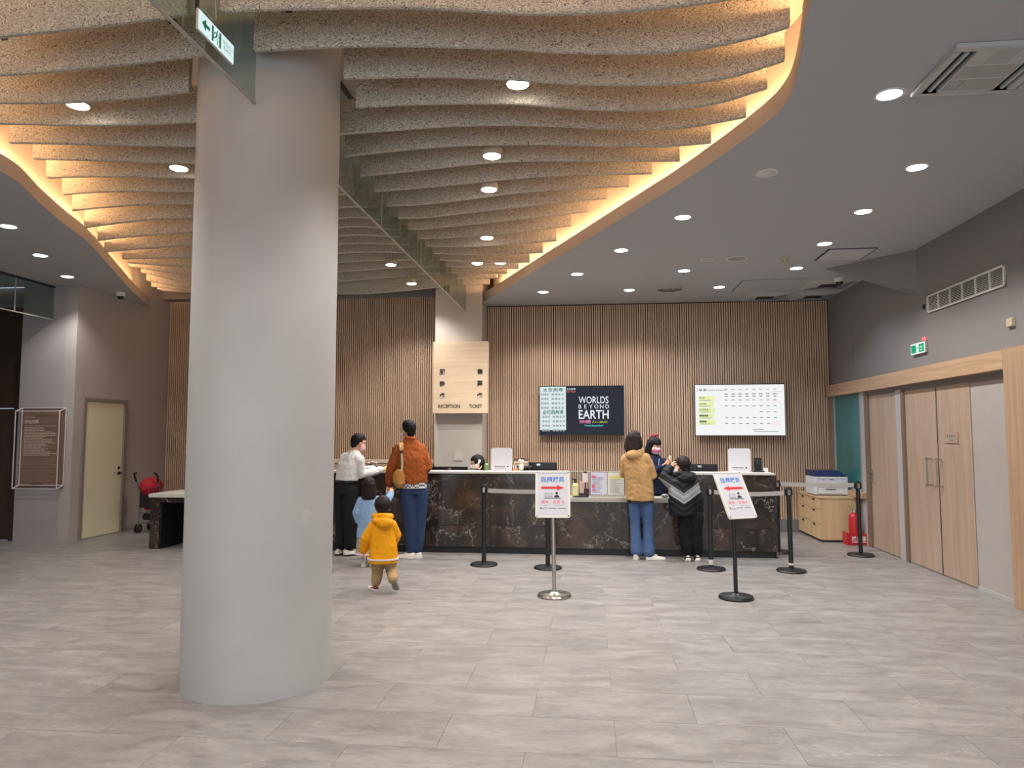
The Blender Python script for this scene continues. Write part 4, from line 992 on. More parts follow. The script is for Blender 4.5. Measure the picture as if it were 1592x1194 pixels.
# ================================================================== queue posts with belts
BELT = plain('grey_belt', 'a5a3a0', 0.6); LABELW = plain('white_sticker', 'cfccc4', 0.6)
def queue_post(x, y, label, lean=(0, 0), sticker=None):
    t = thing('queue_post', label, 'barrier post', (x, y, 0), 0, 'black belt barrier posts')
    part('base', MB().lathe([(0.165, 0.0), (0.168, 0.012), (0.16, 0.024), (0.06, 0.034), (0.03, 0.04)], (0,0,0), 40), BLACK, t, smooth=True)
    part('pole', MB().tube([(0, 0, 0.03), (lean[0], lean[1], 0.88)], 0.027, 20, False), BLACK, t, smooth=True)
    h = part('belt_head', MB().lathe([(0.027, 0.87), (0.036, 0.875), (0.036, 0.955), (0.03, 0.965), (0.03, 0.975)], (lean[0], lean[1], 0), 20), BLACKP, t, smooth=True)
    part('belt_slot', MB().box(lean[0]-0.014, lean[0]+0.014, lean[1]-0.042, lean[1]-0.034, 0.885, 0.945), STEEL, h, bevel=0.003)
    part('side_clip', MB().box(lean[0]-0.046, lean[0]-0.034, lean[1]-0.013, lean[1]+0.013, 0.88, 0.95).box(lean[0]+0.034, lean[0]+0.046, lean[1]-0.013, lean[1]+0.013, 0.88, 0.95), BLACKP, h, bevel=0.002)
    if sticker: part('sticker', MB().lathe([(0.0283, sticker[0]), (0.0283, sticker[1])], (0, 0, 0), 20), LABELW, t, smooth=True)
    return t
q1 = queue_post(-1.30, 8.86, 'black barrier post, the leftmost, its belt running to the right-arrow sign')
q2 = queue_post(-0.51, 8.73, 'black barrier post half hidden behind the right-arrow ticket sign')
q3 = queue_post(1.414, 8.85, 'black barrier post between the puffer jacket child and the left-arrow sign', sticker=(0.06, 0.12))
q4 = queue_post(2.324, 8.83, 'black barrier post in the open between left-arrow sign and drawer cabinet', (-0.01, 0), sticker=(0.075, 0.10))
q5 = queue_post(2.53, 10.22, 'black barrier post tucked beside the right end of the marble counter')
q6 = queue_post(3.545, 10.08, 'black barrier post in front of the fire extinguisher, the rightmost', (-0.012, 0))
def belt(a, b, sag, z=0.915, h=0.05, zb=None):
    A = V(a.location); B = V(b.location); n = 12; r = []
    d = (B-A).normalized(); nn = V((-d.y, d.x, 0))*0.0012
    s0, s1 = A+d*0.04, B-d*0.04
    for i in range(n+1):
        t = i/n; p = s0.lerp(s1, t)-A; zz = z-sag*4*t*(1-t)
        r.append([(p+nn)+V((0,0,zz-h/2)), (p-nn)+V((0,0,zz-h/2)), (p-nn)+V((0,0,zz+h/2)), (p+nn)+V((0,0,zz+h/2))])
    part('belt', MB().rings(r), BELT, a)
belt(q1, q2, 0.004, 0.905); belt(q4, q3, 0.02, 0.91); belt(q6, q5, 0.012, 0.925, 0.055)

# ================================================================== ticket signs on stands
SBLUE = plain('sign_blue', '3f74c0', 0.5); SRED = plain('sign_red', 'c9262e', 0.5); SPINK = plain('sign_pink', 'd8527a', 0.5)
SHEET = plain('sign_sheet', 'c4c4cb', 0.35, var=0.01)
def rrect(w, h, r, n=5):
    out = []
    for cx, cy, a0 in ((w/2-r, h/2-r, 0), (-w/2+r, h/2-r, 90), (-w/2+r, -h/2+r, 180), (w/2-r, -h/2+r, 270)):
        for i in range(n+1): a = R(a0+90*i/n); out.append((cx+r*cos(a), cy+r*sin(a)))
    return out
def ticket_sign(x, y, label, metal, yaw, tilt, arrow, pw=0.345, ph=0.47, zc=1.005, rtint=SRED, pole_r=0.02):
    t = thing('sign_stand', label, 'sign', (x, y, 0))
    br = 0.165
    part('base', MB().lathe([(br, 0.0), (br+0.003, 0.012), (br-0.006, 0.03), (0.05, 0.036), (0.03, 0.05)], (0,0,0), 40), metal, t, smooth=True)
    part('pole', MB().tube([(0, 0, 0.03), (-0.012, 0, zc-0.05)], pole_r, 20, False), metal, t, smooth=True)
    ya = R(yaw); ti = R(tilt)
    u = V((cos(ya), sin(ya), 0)); nh = V((sin(ya), -cos(ya), 0))         # nh: horizontal facing
    w = V((-nh.x*sin(ti), -nh.y*sin(ti), cos(ti))); n = u.cross(w)
    O = V((-0.012, 0, zc))-n*0.0+nh*0.03
    fr = part('panel_frame', MB().prism(rrect(pw, ph, 0.022), O-n*0.012, u, w, 0.02), OFFWHITE, t); autosmooth(fr.data)
    sh = part('sheet', MB().prism(rrect(pw-0.05, ph-0.05, 0.006), O+n*0.008, u, w, 0.0012), SHEET, fr)
    rail = [(-(pw-0.05)/2, (ph-0.05)/2-0.002), ((pw-0.05)/2, (ph-0.05)/2-0.002), ((pw-0.05)/2, (ph-0.05)/2+0.003), (-(pw-0.05)/2, (ph-0.05)/2+0.003)]
    part('frame_joint', MB().prism(rail, O+n*0.008, u, w, 0.0016), INKGREY, fr)
    for sx in (-1, 1):
        for sy in (-1, 1): part('corner_screw', MB().ell(O+n*0.009+u*sx*(pw/2-0.018)+w*sy*(ph/2-0.018), (0.0055, 0.0055, 0.0055), None, 8, 6), DARK, fr)
    part('mount', MB().bar(V((-0.012, 0, zc-0.06)), O-n*0.012, 0.03, 0.03), metal, t)
    Q = O+n*0.0096; k = ph/0.47
    text('lettering', '臨櫃購票', Q+w*0.142*k, u, w, 0.058, SBLUE, fr, bold=0.012, width=0.232)
    am = [(-0.115, 0.0125), (0.045, 0.0125), (0.04, 0.027), (0.118, 0), (0.04, -0.027), (0.045, -0.0125), (-0.115, -0.0125)]
    if arrow == 'left': am = [(-p, q) for p, q in am][::-1]
    part('arrow', MB().prism(am, Q+w*0.06*k, u, w, 0.0006), rtint, fr)
    bx = -0.04; part('ticket_pictogram', MB().prism([(-0.052,-0.02),(0.02,-0.02),(0.02,0.021),(-0.052,0.021)], Q+w*-0.015*k+u*-0.025, u, w, 0.0004), INK, fr)
    part('ticket_window', MB().prism([(-0.048,-0.016),(0.016,-0.016),(0.016,0.017),(-0.048,0.017)], Q+w*-0.015*k+u*-0.025+n*0.0003, u, w, 0.0004), SHEET, fr)
    text('lettering', 'TICKET', Q+w*-0.015*k+u*-0.041+n*0.0009, u, w, 0.013, INKGREY, fr, width=0.05)
    pm = MB().prism([(0.0135*cos(2*pi*i/14), 0.0135*sin(2*pi*i/14)) for i in range(14)], Q+w*0.006*k+u*0.04, u, w, 0.0006)
    pm.prism([(0.027*cos(pi*i/10), 0.026*sin(pi*i/10)) for i in range(11)], Q+w*-0.037*k+u*0.04, u, w, 0.0006)
    pm.prism([(-0.085,-0.005),(0.085,-0.005),(0.085,0.001),(-0.085,0.001)], Q+w*-0.044*k, u, w, 0.0006)
    part('clerk_pictogram', pm, INK, fr)
    text('lettering', '現金・信用卡', Q+w*-0.082*k, u, w, 0.034, SPINK, fr, bold=0.012, width=0.232)
    text('lettering', 'CASH', Q+w*-0.115*k+u*-0.075, u, w, 0.010, INKGREY, fr, width=0.035)
    text('lettering', 'CREDIT CARD', Q+w*-0.115*k+u*0.055, u, w, 0.010, INKGREY, fr, width=0.10)
    marks('logo_mark', [(-0.125, -0.108, -0.152, -0.136)], Q+n*0.0002, u, w, INKGREY, fr)
    text('lettering', '科博館', Q+w*-0.144*k+u*-0.078, u, w, 0.015, INKGREY, fr, bold=0.02, width=0.05)
    rr = random.Random(5); marks('small_print', [(x_, x_+0.012, -0.148, -0.140) for x_ in [-0.04+0.0155*i for i in range(11) if i != 5]], Q+n*0.0002, u, w, INKGREY, fr)
    return t
ticket_sign(-0.36, 7.235, 'ticket sign on a polished steel stand with a red arrow pointing right', STEEL, 3, 16, 'right')
ticket_sign(1.405, 7.34, 'tilted ticket sign on a black stand with a red arrow pointing left', BLACK, 28, 29, 'left', pw=0.335, ph=0.50)

# ================================================================== framed notice on the left wall
t = thing('notice_board', 'brown notice panel inside a white wire box frame on the left wall', 'notice board', (-8.20, 10.05, 1.385))
part('panel', MB().box(-0.345, 0.375, -0.024, -0.001, -0.585, 0.60), wood('notice_veneer', '6f584d', '806759', 'x', 1.5, 0.6), t, bevel=0.002)
WIRE = plain('white_wire', 'd9d4d6', 0.5); fm = MB(); x0, x1, z0, z1 = -0.37, 0.345, -0.595, 0.56
dx, dz, dy = 0.055, 0.05, 0.09
c0 = [(x0, -dy, z0), (x1, -dy, z0), (x1, -dy, z1), (x0, -dy, z1)]; c1 = [(x+dx, -0.028, z+dz) for x, y, z in c0]
for i in range(4):
    j = (i+1) % 4
    for a, b in ((c0[i], c0[j]), (c1[i], c1[j]), (c0[i], c1[i])): part('frame_bar', MB().bar(a, b, 0.011, 0.011), WIRE, t)
PT = plain('pale_print', 'c9b8a8', 0.6); PTD = plain('faded_print', '93806f', 0.6)
text('lettering', '使用規範', (-0.27, -0.0246, 0.40), uu, ww, 0.06, PT, t, bold=0.02, align='LEFT', width=0.23)
marks('small_print', [(-0.27+0.06*i, -0.225+0.06*i, 0.455, 0.50) for i in range(3)], (0, -0.0246, 0), uu, ww, PTD, t)
rn = random.Random(4)
marks('small_print', print_lines(0.58, 0.46, 20, 0, 0.45, 0.5, rn), (-0.27, -0.0246, -0.11), uu, ww, PT, t)
marks('small_print', print_lines(0.58, 0.36, 16, 0, 0.35, 0.25, rn), (-0.29, -0.0246, -0.50), uu, ww, PTD, t)
marks('logo_mark', [(-0.13, -0.105, -0.545, -0.52), (-0.095, 0.06, -0.54, -0.525)], (0, -0.0246, 0), uu, ww, INK, t)

# ================================================================== red stroller
t = thing('stroller', 'folding red umbrella stroller parked by the wall behind the marble table', 'stroller', (-7.17, 11.2, 0), R(0))
TUBEG = plain('grey_tube', '6e6a68', 0.4, 0.5); REDF = plain('red_cloth', 'a8182c', 0.8, bmp=0.1)
for sx in (-1, 1):
    part('side_frame', MB().tube([(sx*0.16, -0.05, 0.10), (sx*0.17, 0.02, 0.60), (sx*0.165-0.05*(sx < 0), -0.06, 0.86)], 0.011, 8).tube([(sx*0.16, 0.30, 0.10), (sx*0.165, 0.02, 0.60)], 0.010, 8), TUBEG, t, smooth=True)
    part('handle', MB().tube([(sx*0.165-0.05*(sx < 0), -0.06, 0.84), (sx*0.17-0.06*(sx < 0), -0.085, 0.92), (sx*0.165-0.045*(sx < 0), -0.12, 0.965), (sx*0.14-0.03*(sx < 0)+0.02, -0.16, 0.975)], 0.016, 10), BLACK, t, smooth=True)
    for yy_ in (-0.05, 0.30):
        for dx_ in (-0.022, 0.022):
            w_ = MB().tube([(sx*0.16+dx_-0.011, yy_, 0.07), (sx*0.16+dx_+0.011, yy_, 0.07)], 0.07, 24, False)
            w_o = part('wheel', w_, plain('dark_rubber', '2b2629', 0.6), t, smooth=True)
            part('hub', MB().tube([(sx*0.16+dx_-0.013, yy_, 0.07), (sx*0.16+dx_+0.013, yy_, 0.07)], 0.022, 12, False), TUBEG, w_o)
hood = MB(); rs = []
for i in range(9):
    a = -0.15+R(120)*i/8
    rs.append([(0.175*cos(pi*j/12)*-1, 0.02+(0.26*cos(a)-0.05)*sin(pi*j/12)**0.6*0.9-0.1, 0.60+0.25*sin(a)*sin(pi*j/12)**0.5+0.04) for j in range(13)])
hv = [p for r in rs for p in r]; hf = [(i*13+j, i*13+j+1, (i+1)*13+j+1, (i+1)*13+j) for i in range(8) for j in range(12)]
part('hood', MB().ell((0, 0.02, 0.745), (0.175, 0.19, 0.155)), REDF, t, smooth=True)
part('hood_piping', MB().tube([(0.178*cos(pi*j/10), -0.172*sin(pi*j/10)+0.02, 0.735-0.012*sin(pi*j/10)) for j in range(11)], 0.009, 8), BLACK, t, smooth=True)
part('hood_fold', MB().tube([(0.172*cos(pi*j/10), -0.155*sin(pi*j/10)+0.02, 0.80+0.01*sin(pi*j/10)) for j in range(11)], 0.007, 8), plain('dark_red_cloth', '7c1020', 0.8), t, smooth=True)
part('seat', MB().rings([[(-0.155, -0.05, 0.64), (0.155, -0.05, 0.64), (0.155, -0.03, 0.64), (-0.155, -0.03, 0.64)], [(-0.15, 0.08, 0.36), (0.15, 0.08, 0.36), (0.15, 0.10, 0.36), (-0.15, 0.10, 0.36)], [(-0.15, 0.33, 0.38), (0.15, 0.33, 0.38), (0.15, 0.33, 0.40), (-0.15, 0.33, 0.40)]]), REDF, t)
part('back_cloth', MB().box(-0.15, 0.15, -0.055, -0.04, 0.40, 0.66), BLACK, t)
part('basket', MB().box(-0.14, 0.14, 0.0, 0.26, 0.20, 0.30), BLACK, t, bevel=0.02)
part('cross_bar', MB().tube([(-0.16, -0.05, 0.32), (0.16, -0.05, 0.32)], 0.009, 8).tube([(-0.16, -0.05, 0.16), (0.16, -0.05, 0.16)], 0.009, 8), TUBEG, t, smooth=True)

# ================================================================== things on and behind the counter
def monitor(x, y, ztop, w, label, base=0.735, h=0.31):
    t = thing('monitor', label, 'monitor', (x, y, base))
    zt = ztop-base
    part('casing', MB().box(-w/2, w/2, -0.02, 0.02, zt-h, zt), BLACKP, t, bevel=0.006)
    part('logo_plate', MB().box(-0.027, 0.027, -0.0225, -0.0195, zt-0.045, zt-0.018), STEEL, t)
    part('stand', MB().box(-0.04, 0.04, -0.01, 0.02, 0.01, zt-h+0.05).box(-0.13, 0.13, -0.08, 0.10, 0, 0.012), BLACKP, t)
    part('vent_strip', MB().box(-w/2+0.03, w/2-0.03, -0.0215, -0.0195, zt-0.075, zt-0.07), DARK, t)
    return t
monitor(-0.745, 10.52, 1.19, 0.54, 'black monitor seen from behind, left of the low counter section')
monitor(1.53, 10.42, 1.18, 0.50, 'black monitor seen from behind, right of the puffer jacket child')
monitor(-2.04, 10.45, 1.125, 0.53, 'black monitor barely rising above the counter left of the seated clerk')
def board(x, label):
    t = thing('counter_sign', label, 'sign', (x, 9.90, 1.093), 0)
    b_ = part('board', MB().prism(rrect(0.29, 0.315, 0.03), (0, 0, 0.16), (1,0,0), (0,0,1), 0.006), plain('white_board', 'd5d6de', 0.4, var=0.01), t); autosmooth(b_.data)
    marks('small_print', [(-0.10+0.022*i, -0.082+0.022*i, 0.052, 0.068) for i in range(7)] + [(-0.09+0.02*i, -0.076+0.02*i, 0.03, 0.036) for i in range(8)], (0, -0.0065, 0), uu, ww, INKGREY, t)
    part('logo_dot', MB().prism([(0.011*cos(2*pi*i/12), 0.011*sin(2*pi*i/12)) for i in range(12)], (0.085, -0.0062, 0.06), (1,0,0), (0,0,1), 0.0006), INK, t)
    part('foot', MB().box(-0.10, 0.10, 0.0, 0.08, 0, 0.006), WHITE, t)
board(-1.21, 'white rounded sign board on the counter beside the seated clerk')
board(1.975, 'white rounded sign board on the counter above the left-arrow ticket sign')
t = thing('card_reader', 'black card terminal on its stand right of the white board on the right counter', 'terminal', (2.23, 10.0, 1.093))
part('body', MB().box(-0.045, 0.05, -0.02, 0.02, 0.02, 0.19), BLACKP, t, bevel=0.008)
part('screen', MB().box(-0.032, 0.036, -0.022, -0.0195, 0.11, 0.165), DARK, t)
part('base', MB().box(-0.06, 0.08, -0.06, 0.04, 0, 0.02), DARK, t, bevel=0.005)
t = thing('sticky_pad', 'small white pad behind the black card terminal on the right counter', 'notepad', (2.325, 9.98, 1.093))
part('pages', MB().box(-0.03, 0.03, -0.03, 0.03, 0, 0.055), PAPER, t, bevel=0.003)
part('cover_sheet', MB().box(-0.031, 0.031, -0.031, 0.031, 0.055, 0.058), LABELW, t)
t = thing('paper_sheet', 'white paper sheet lying on the counter left of the seated clerk', 'paper', (-1.95, 9.90, 1.093))
part('sheet', MB().box(-0.13, 0.13, -0.10, 0.10, 0.0, 0.004), PAPER, t)
marks('small_print', print_lines(0.2, 0.14, 6), (-0.1, -0.07, 0.0044), (1,0,0), (0,1,0), INKGREY, t)
t = thing('paper_sheet', 'white paper sheet lying on the counter right of the seated clerk', 'paper', (-1.47, 9.90, 1.093))
part('sheet', MB().box(-0.15, 0.12, -0.10, 0.10, 0.0, 0.004), PAPER, t)
marks('small_print', print_lines(0.2, 0.14, 6), (-0.1, -0.07, 0.0044), (1,0,0), (0,1,0), INKGREY, t)
t = thing('paper_cup', 'small white lidded cup on the counter left of the monitor by the pillar', 'cup', (-2.36, 10.0, 1.093))
part('cup', MB().lathe([(0.028, 0), (0.036, 0.075)], (0,0,0), 16), WHITE, t, smooth=True)
part('lid', MB().lathe([(0.039, 0.075), (0.039, 0.083), (0.03, 0.09)], (0,0,0), 16), DARK, t, smooth=True)
t = thing('green_bottle', 'green pump bottle behind the counter beside the white board', 'bottle', (-1.435, 10.02, 1.093))
part('bottle', MB().lathe([(0.03, 0), (0.034, 0.01), (0.034, 0.08), (0.015, 0.10)], (0,0,0), 16), plain('green_liquid', '6f8e58', 0.3), t, smooth=True)
part('pump', MB().lathe([(0.012, 0.10), (0.012, 0.12), (0.006, 0.12), (0.006, 0.14)], (0,0,0), 12).box(-0.03, 0.005, -0.006, 0.006, 0.138, 0.148), plain('dark_green', '3f6b35', 0.4), t)
# book pile with small toys right of the first white board
for i, (w_, h_, cc) in enumerate(((0.20, 0.035, 'b9a58c'), (0.19, 0.03, 'd0c4b0'), (0.20, 0.03, '6b4a38'))):
    t = thing('boxed_set', ['tan flat box at the bottom of the pile behind the white board', 'cream flat box in the middle of the pile behind the white board', 'brown flat box on top of the pile behind the white board'][i], 'box', (-0.97, 10.22, 1.15+0.04*i))
    part('box', MB().box(-w_/2, w_/2, -0.09, 0.09, 0, h_), plain('box_%d' % i, cc, 0.7), t, bevel=0.003)
    part('lid_line', MB().box(-w_/2-0.0008, w_/2+0.0008, -0.0908, 0.0908, h_*0.6, h_*0.64), INKGREY, t)
t = thing('shelf_riser', 'small dark riser behind the counter carrying the pile of flat boxes', 'shelf', (-0.97, 10.22, 0.735))
part('shelf_top', MB().box(-0.15, 0.15, -0.12, 0.12, 0.395, 0.415), DARK, t)
part('leg', MB().box(-0.14, -0.12, -0.11, 0.11, 0, 0.395), DARK, t); part('leg', MB().box(0.12, 0.14, -0.11, 0.11, 0, 0.395), DARK, t)
t = thing('plush_toy', 'white plush toy with a black cap beside the flat boxes on the counter', 'plush toy', (-0.945, 9.96, 1.093))
part('body', MB().ell((0, 0, 0.06), (0.035, 0.03, 0.06)).ell((0, 0, 0.135), (0.042, 0.035, 0.035)), plain('plush_white', 'd6d2cc', 0.9), t, smooth=True)
part('cap', MB().ell((0.012, 0, 0.168), (0.03, 0.028, 0.02)), BLACK, t, smooth=True)
for i, (x, cc, l) in enumerate(((-1.045, 'd99a82', 'pink lipstick shaped pen standing nearest the white board'), (-1.015, 'e0b070', 'yellow stub pen standing on the counter before the plush toy'))):
    t = thing('pen_stub', l, 'pen', (x, 9.88, 1.093))
    part('barrel', MB().lathe([(0.010, 0), (0.010, 0.05)], (0,0,0), 10), plain('pen_%d' % i, cc, 0.5), t, smooth=True)
    part('cap', MB().lathe([(0.0105, 0.05), (0.009, 0.075)], (0,0,0), 10), plain('pen_cap_%d' % i, 'e8d8c8', 0.5), t, smooth=True)
# low counter items
DZ = 0.757
def stand_notice(x, label, tint, rnd, acc):
    t = thing('notice_stand', label, 'notice', (x, 9.84, DZ))
    part('stand', MB().box(-0.115, 0.115, -0.003, 0.003, 0, 0.335).box(-0.115, 0.115, -0.04, 0.06, 0, 0.004), MAT_ACRYL, t)
    part('sheet', MB().box(-0.108, 0.108, -0.006, -0.0035, 0.03, 0.328), plain(tint[0], tint[1], 0.6), t)
    marks('small_print', print_lines(0.17, 0.22, 14, 0, 0.4, 0.5, rnd), (-0.085, -0.0064, 0.05), uu, ww, INKGREY, t)
    marks('heading', acc[1], (0, -0.0066, 0), uu, ww, acc[0], t)
stand_notice(0.115, 'upright notice with pink and blue print on the low counter', ('lilac_sheet', 'c9cbe0'), random.Random(8), (SPINK, [(-0.095, -0.04, 0.255, 0.285), (-0.09, -0.055, 0.12, 0.17), (-0.09, -0.05, 0.08, 0.10)]))
stand_notice(0.345, 'upright notice with yellow marked lines beside the woman in tan', ('pale_sheet', 'd3d6d0'), random.Random(9), (plain('marker_yellow', 'd8dc86', 0.6), [(-0.09, 0.09, 0.24, 0.262), (-0.08, 0.05, 0.268, 0.285)]))
t = thing('sanitizer_bottle', 'yellowish sanitizer pump bottle at the left end of the low counter', 'bottle', (-0.20, 9.88, DZ))
part('bottle', MB().lathe([(0.040, 0), (0.044, 0.01), (0.044, 0.15), (0.02, 0.18)], (0,0,0), 16), plain('yellow_gel', 'd3cf86', 0.25), t, smooth=True)
part('label', MB().lathe([(0.0446, 0.03), (0.0446, 0.13)], (0,0,0), 16), plain('bottle_label', 'd9d7a6', 0.5), t, smooth=True)
part('pump', MB().lathe([(0.014, 0.18), (0.014, 0.20), (0.007, 0.20), (0.007, 0.225)], (0,0,0), 12).box(-0.05, 0.01, -0.008, 0.008, 0.222, 0.238), BLACK, t)
t = thing('card_holder', 'white card holder with a black clip left of the upright notices', 'card holder', (-0.065, 9.90, DZ))
part('stem', MB().box(-0.008, 0.008, -0.008, 0.008, 0, 0.20), DARK, t)
part('card', MB().box(-0.035, 0.035, -0.012, -0.009, 0.19, 0.32), plain('pale_pink_card', 'ddcfd6', 0.5), t)
part('clip', MB().box(-0.02, 0.02, -0.014, 0.006, 0.31, 0.338), BLACK, t, bevel=0.004)
part('base', MB().box(-0.05, 0.05, -0.04, 0.04, 0, 0.006), DARK, t)
t = thing('pen_tray', 'flat black tray on the low counter in front of the sanitizer bottle', 'tray', (-0.13, 9.755, DZ))
part('tray', MB().prism([(0.105*cos(2*pi*i/20), 0.035*sin(2*pi*i/20)) for i in range(20)], (0, 0, 0), (1,0,0), (0,1,0), 0.012), BLACKP, t)
part('pen', MB().tube([(-0.07, 0.0, 0.017), (0.07, 0.005, 0.017)], 0.004, 6), DARK, t)
t = thing('keypad', 'small dark red keypad box behind the sanitizer bottle on the low counter', 'keypad', (-0.085, 9.97, DZ))
part('body', MB().box(-0.07, 0.07, -0.012, 0.012, 0.0, 0.10), plain('maroon_plastic', '4a2a33', 0.5), t, bevel=0.005)
part('paper_slip', MB().box(-0.06, 0.0, -0.016, -0.0125, 0.04, 0.2), plain('pink_slip', 'd8b8b0', 0.6), t)
t = thing('computer_mouse', 'grey metallic computer mouse on the low counter by the puffer jacket child', 'mouse', (0.985, 9.80, DZ))
part('shell', MB().ell((0, 0, 0.026), (0.055, 0.035, 0.026)), plain('mouse_grey', '8c8c90', 0.3, 0.4), t, smooth=True)
part('wheel', MB().ell((-0.03, 0, 0.047), (0.008, 0.004, 0.006)), BLACK, t, smooth=True)
# black cap like scanner behind the man in white
t = thing('cash_tray', 'black flat tray with a rounded black cover between the two men on the counter', 'tray', (-3.12, 10.0, 1.093))
part('tray', MB().box(-0.13, 0.12, -0.05, 0.05, 0, 0.045), BLACKP, t, bevel=0.006)
part('cover', MB().ell((0.03, 0, 0.05), (0.075, 0.05, 0.035)), BLACK, t, smooth=True)
t = thing('flower_sprig', 'small pale pink flower sprig behind the black tray', 'flower', (-3.10, 10.09, 1.093))
part('stem', MB().tube([(0, 0, 0), (0.0, 0, 0.09)], 0.004, 6), plain('stem_green', '6c7a4a', 0.6), t)
for dx_, dz_ in ((-0.05, 0.095), (0.0, 0.105), (0.05, 0.10)): part('blossom', MB().ell((dx_, 0, dz_), (0.03, 0.02, 0.014)).tube([(0, 0, 0.07), (dx_, 0, dz_)], 0.003, 5), plain('blossom_pink', 'd9bcb4', 0.7), t, smooth=True)
# ================================================================== people
def rings_loft(mb, levels, yaw=0.0, n=22, p=2.3):
    """levels: (cx, cy, z, rx, ry) horizontal superellipse rings, turned by yaw (radians)"""
    rs = []; c, s = cos(yaw), sin(yaw)
    lv = [(levels[0][0], levels[0][1], levels[0][2]-0.004, levels[0][3]*0.6, levels[0][4]*0.6)]+list(levels)+[(levels[-1][0], levels[-1][1], levels[-1][2]+0.004, levels[-1][3]*0.6, levels[-1][4]*0.6)]
    for cx, cy, z, rx, ry in lv:
        r = []
        for j in range(n):
            a = 2*pi*j/n; x = abs(cos(a))**(2/p)*(1 if cos(a) >= 0 else -1)*rx; y = abs(sin(a))**(2/p)*(1 if sin(a) >= 0 else -1)*ry
            r.append((cx+x*c-y*s, cy+x*s+y*c, z))
        rs.append(r)
    return mb.rings(rs)
def remeshed(name, mb, mat, parent, vox=0.010, smooth=4, folds=0.0, fscale=9.0, quilt=None, extra=None, seed=0, label=None):
    me = mb.mesh('tmp'); o = link('tmp', me, None)
    m = o.modifiers.new('r', 'REMESH'); m.mode = 'VOXEL'; m.voxel_size = vox; m.adaptivity = 0
    s = o.modifiers.new('s', 'SMOOTH'); s.factor = 0.5; s.iterations = smooth
    dg = bpy.context.evaluated_depsgraph_get(); dg.update()
    out = bpy.data.meshes.new_from_object(o.evaluated_get(dg)); out.materials.clear(); out.name = name
    bpy.data.objects.remove(o); bpy.data.meshes.remove(me)
    if folds or quilt:
        off = V((seed*3.1, seed*1.7, seed*2.3))
        nn = [v.normal.copy() for v in out.vertices]
        for v, q in zip(out.vertices, nn):
            d = 0
            if folds:
                p = v.co*fscale+off; d += folds*(1.1*noise.noise(V((p.x, p.y, p.z*0.55)))+0.5*(0.5-abs(noise.noise(V((p.x*1.8+p.z*0.8, p.y*1.8, p.z*1.5))))*2))
            if quilt: d += quilt(v.co)
            v.co += q*d
    if extra is not None:
        bm = bmesh.new(); bm.from_mesh(out); tmp = extra.mesh('x'); bm.from_mesh(tmp); bm.to_mesh(out); bm.free(); bpy.data.meshes.remove(tmp)
    out.polygons.foreach_set('use_smooth', [True]*len(out.polygons)); out.update()
    r = link(name, out, mat, parent)
    if label: r['label'] = label
    return r
def head_matrix(c, yaw, pitch=0.0, roll=0.0):
    return M.Translation(V(c)) @ M.Rotation(yaw, 4, 'Z') @ M.Rotation(pitch, 4, 'X') @ M.Rotation(roll, 4, 'Y')
def head_into(mb, H, s):
    def e(c, r): mb.ell(V(c)*s, V(r)*s, H, 18, 12)
    e((0, -0.004, 0.028), (0.073, 0.092, 0.088)); e((0, 0.022, -0.03), (0.062, 0.068, 0.075)); e((0, 0.048, -0.080), (0.036, 0.036, 0.028))
    e((0, 0.083, -0.018), (0.014, 0.02, 0.026)); e((0, 0.094, -0.03), (0.017, 0.014, 0.011)); e((0, 0.074, 0.022), (0.052, 0.018, 0.012))
    e((0, 0.076, -0.058), (0.026, 0.014, 0.012))
    for sx in (-1, 1):
        e((sx*0.076, -0.008, -0.01), (0.010, 0.022, 0.032)); e((sx*0.040, 0.058, -0.028), (0.026, 0.026, 0.024))
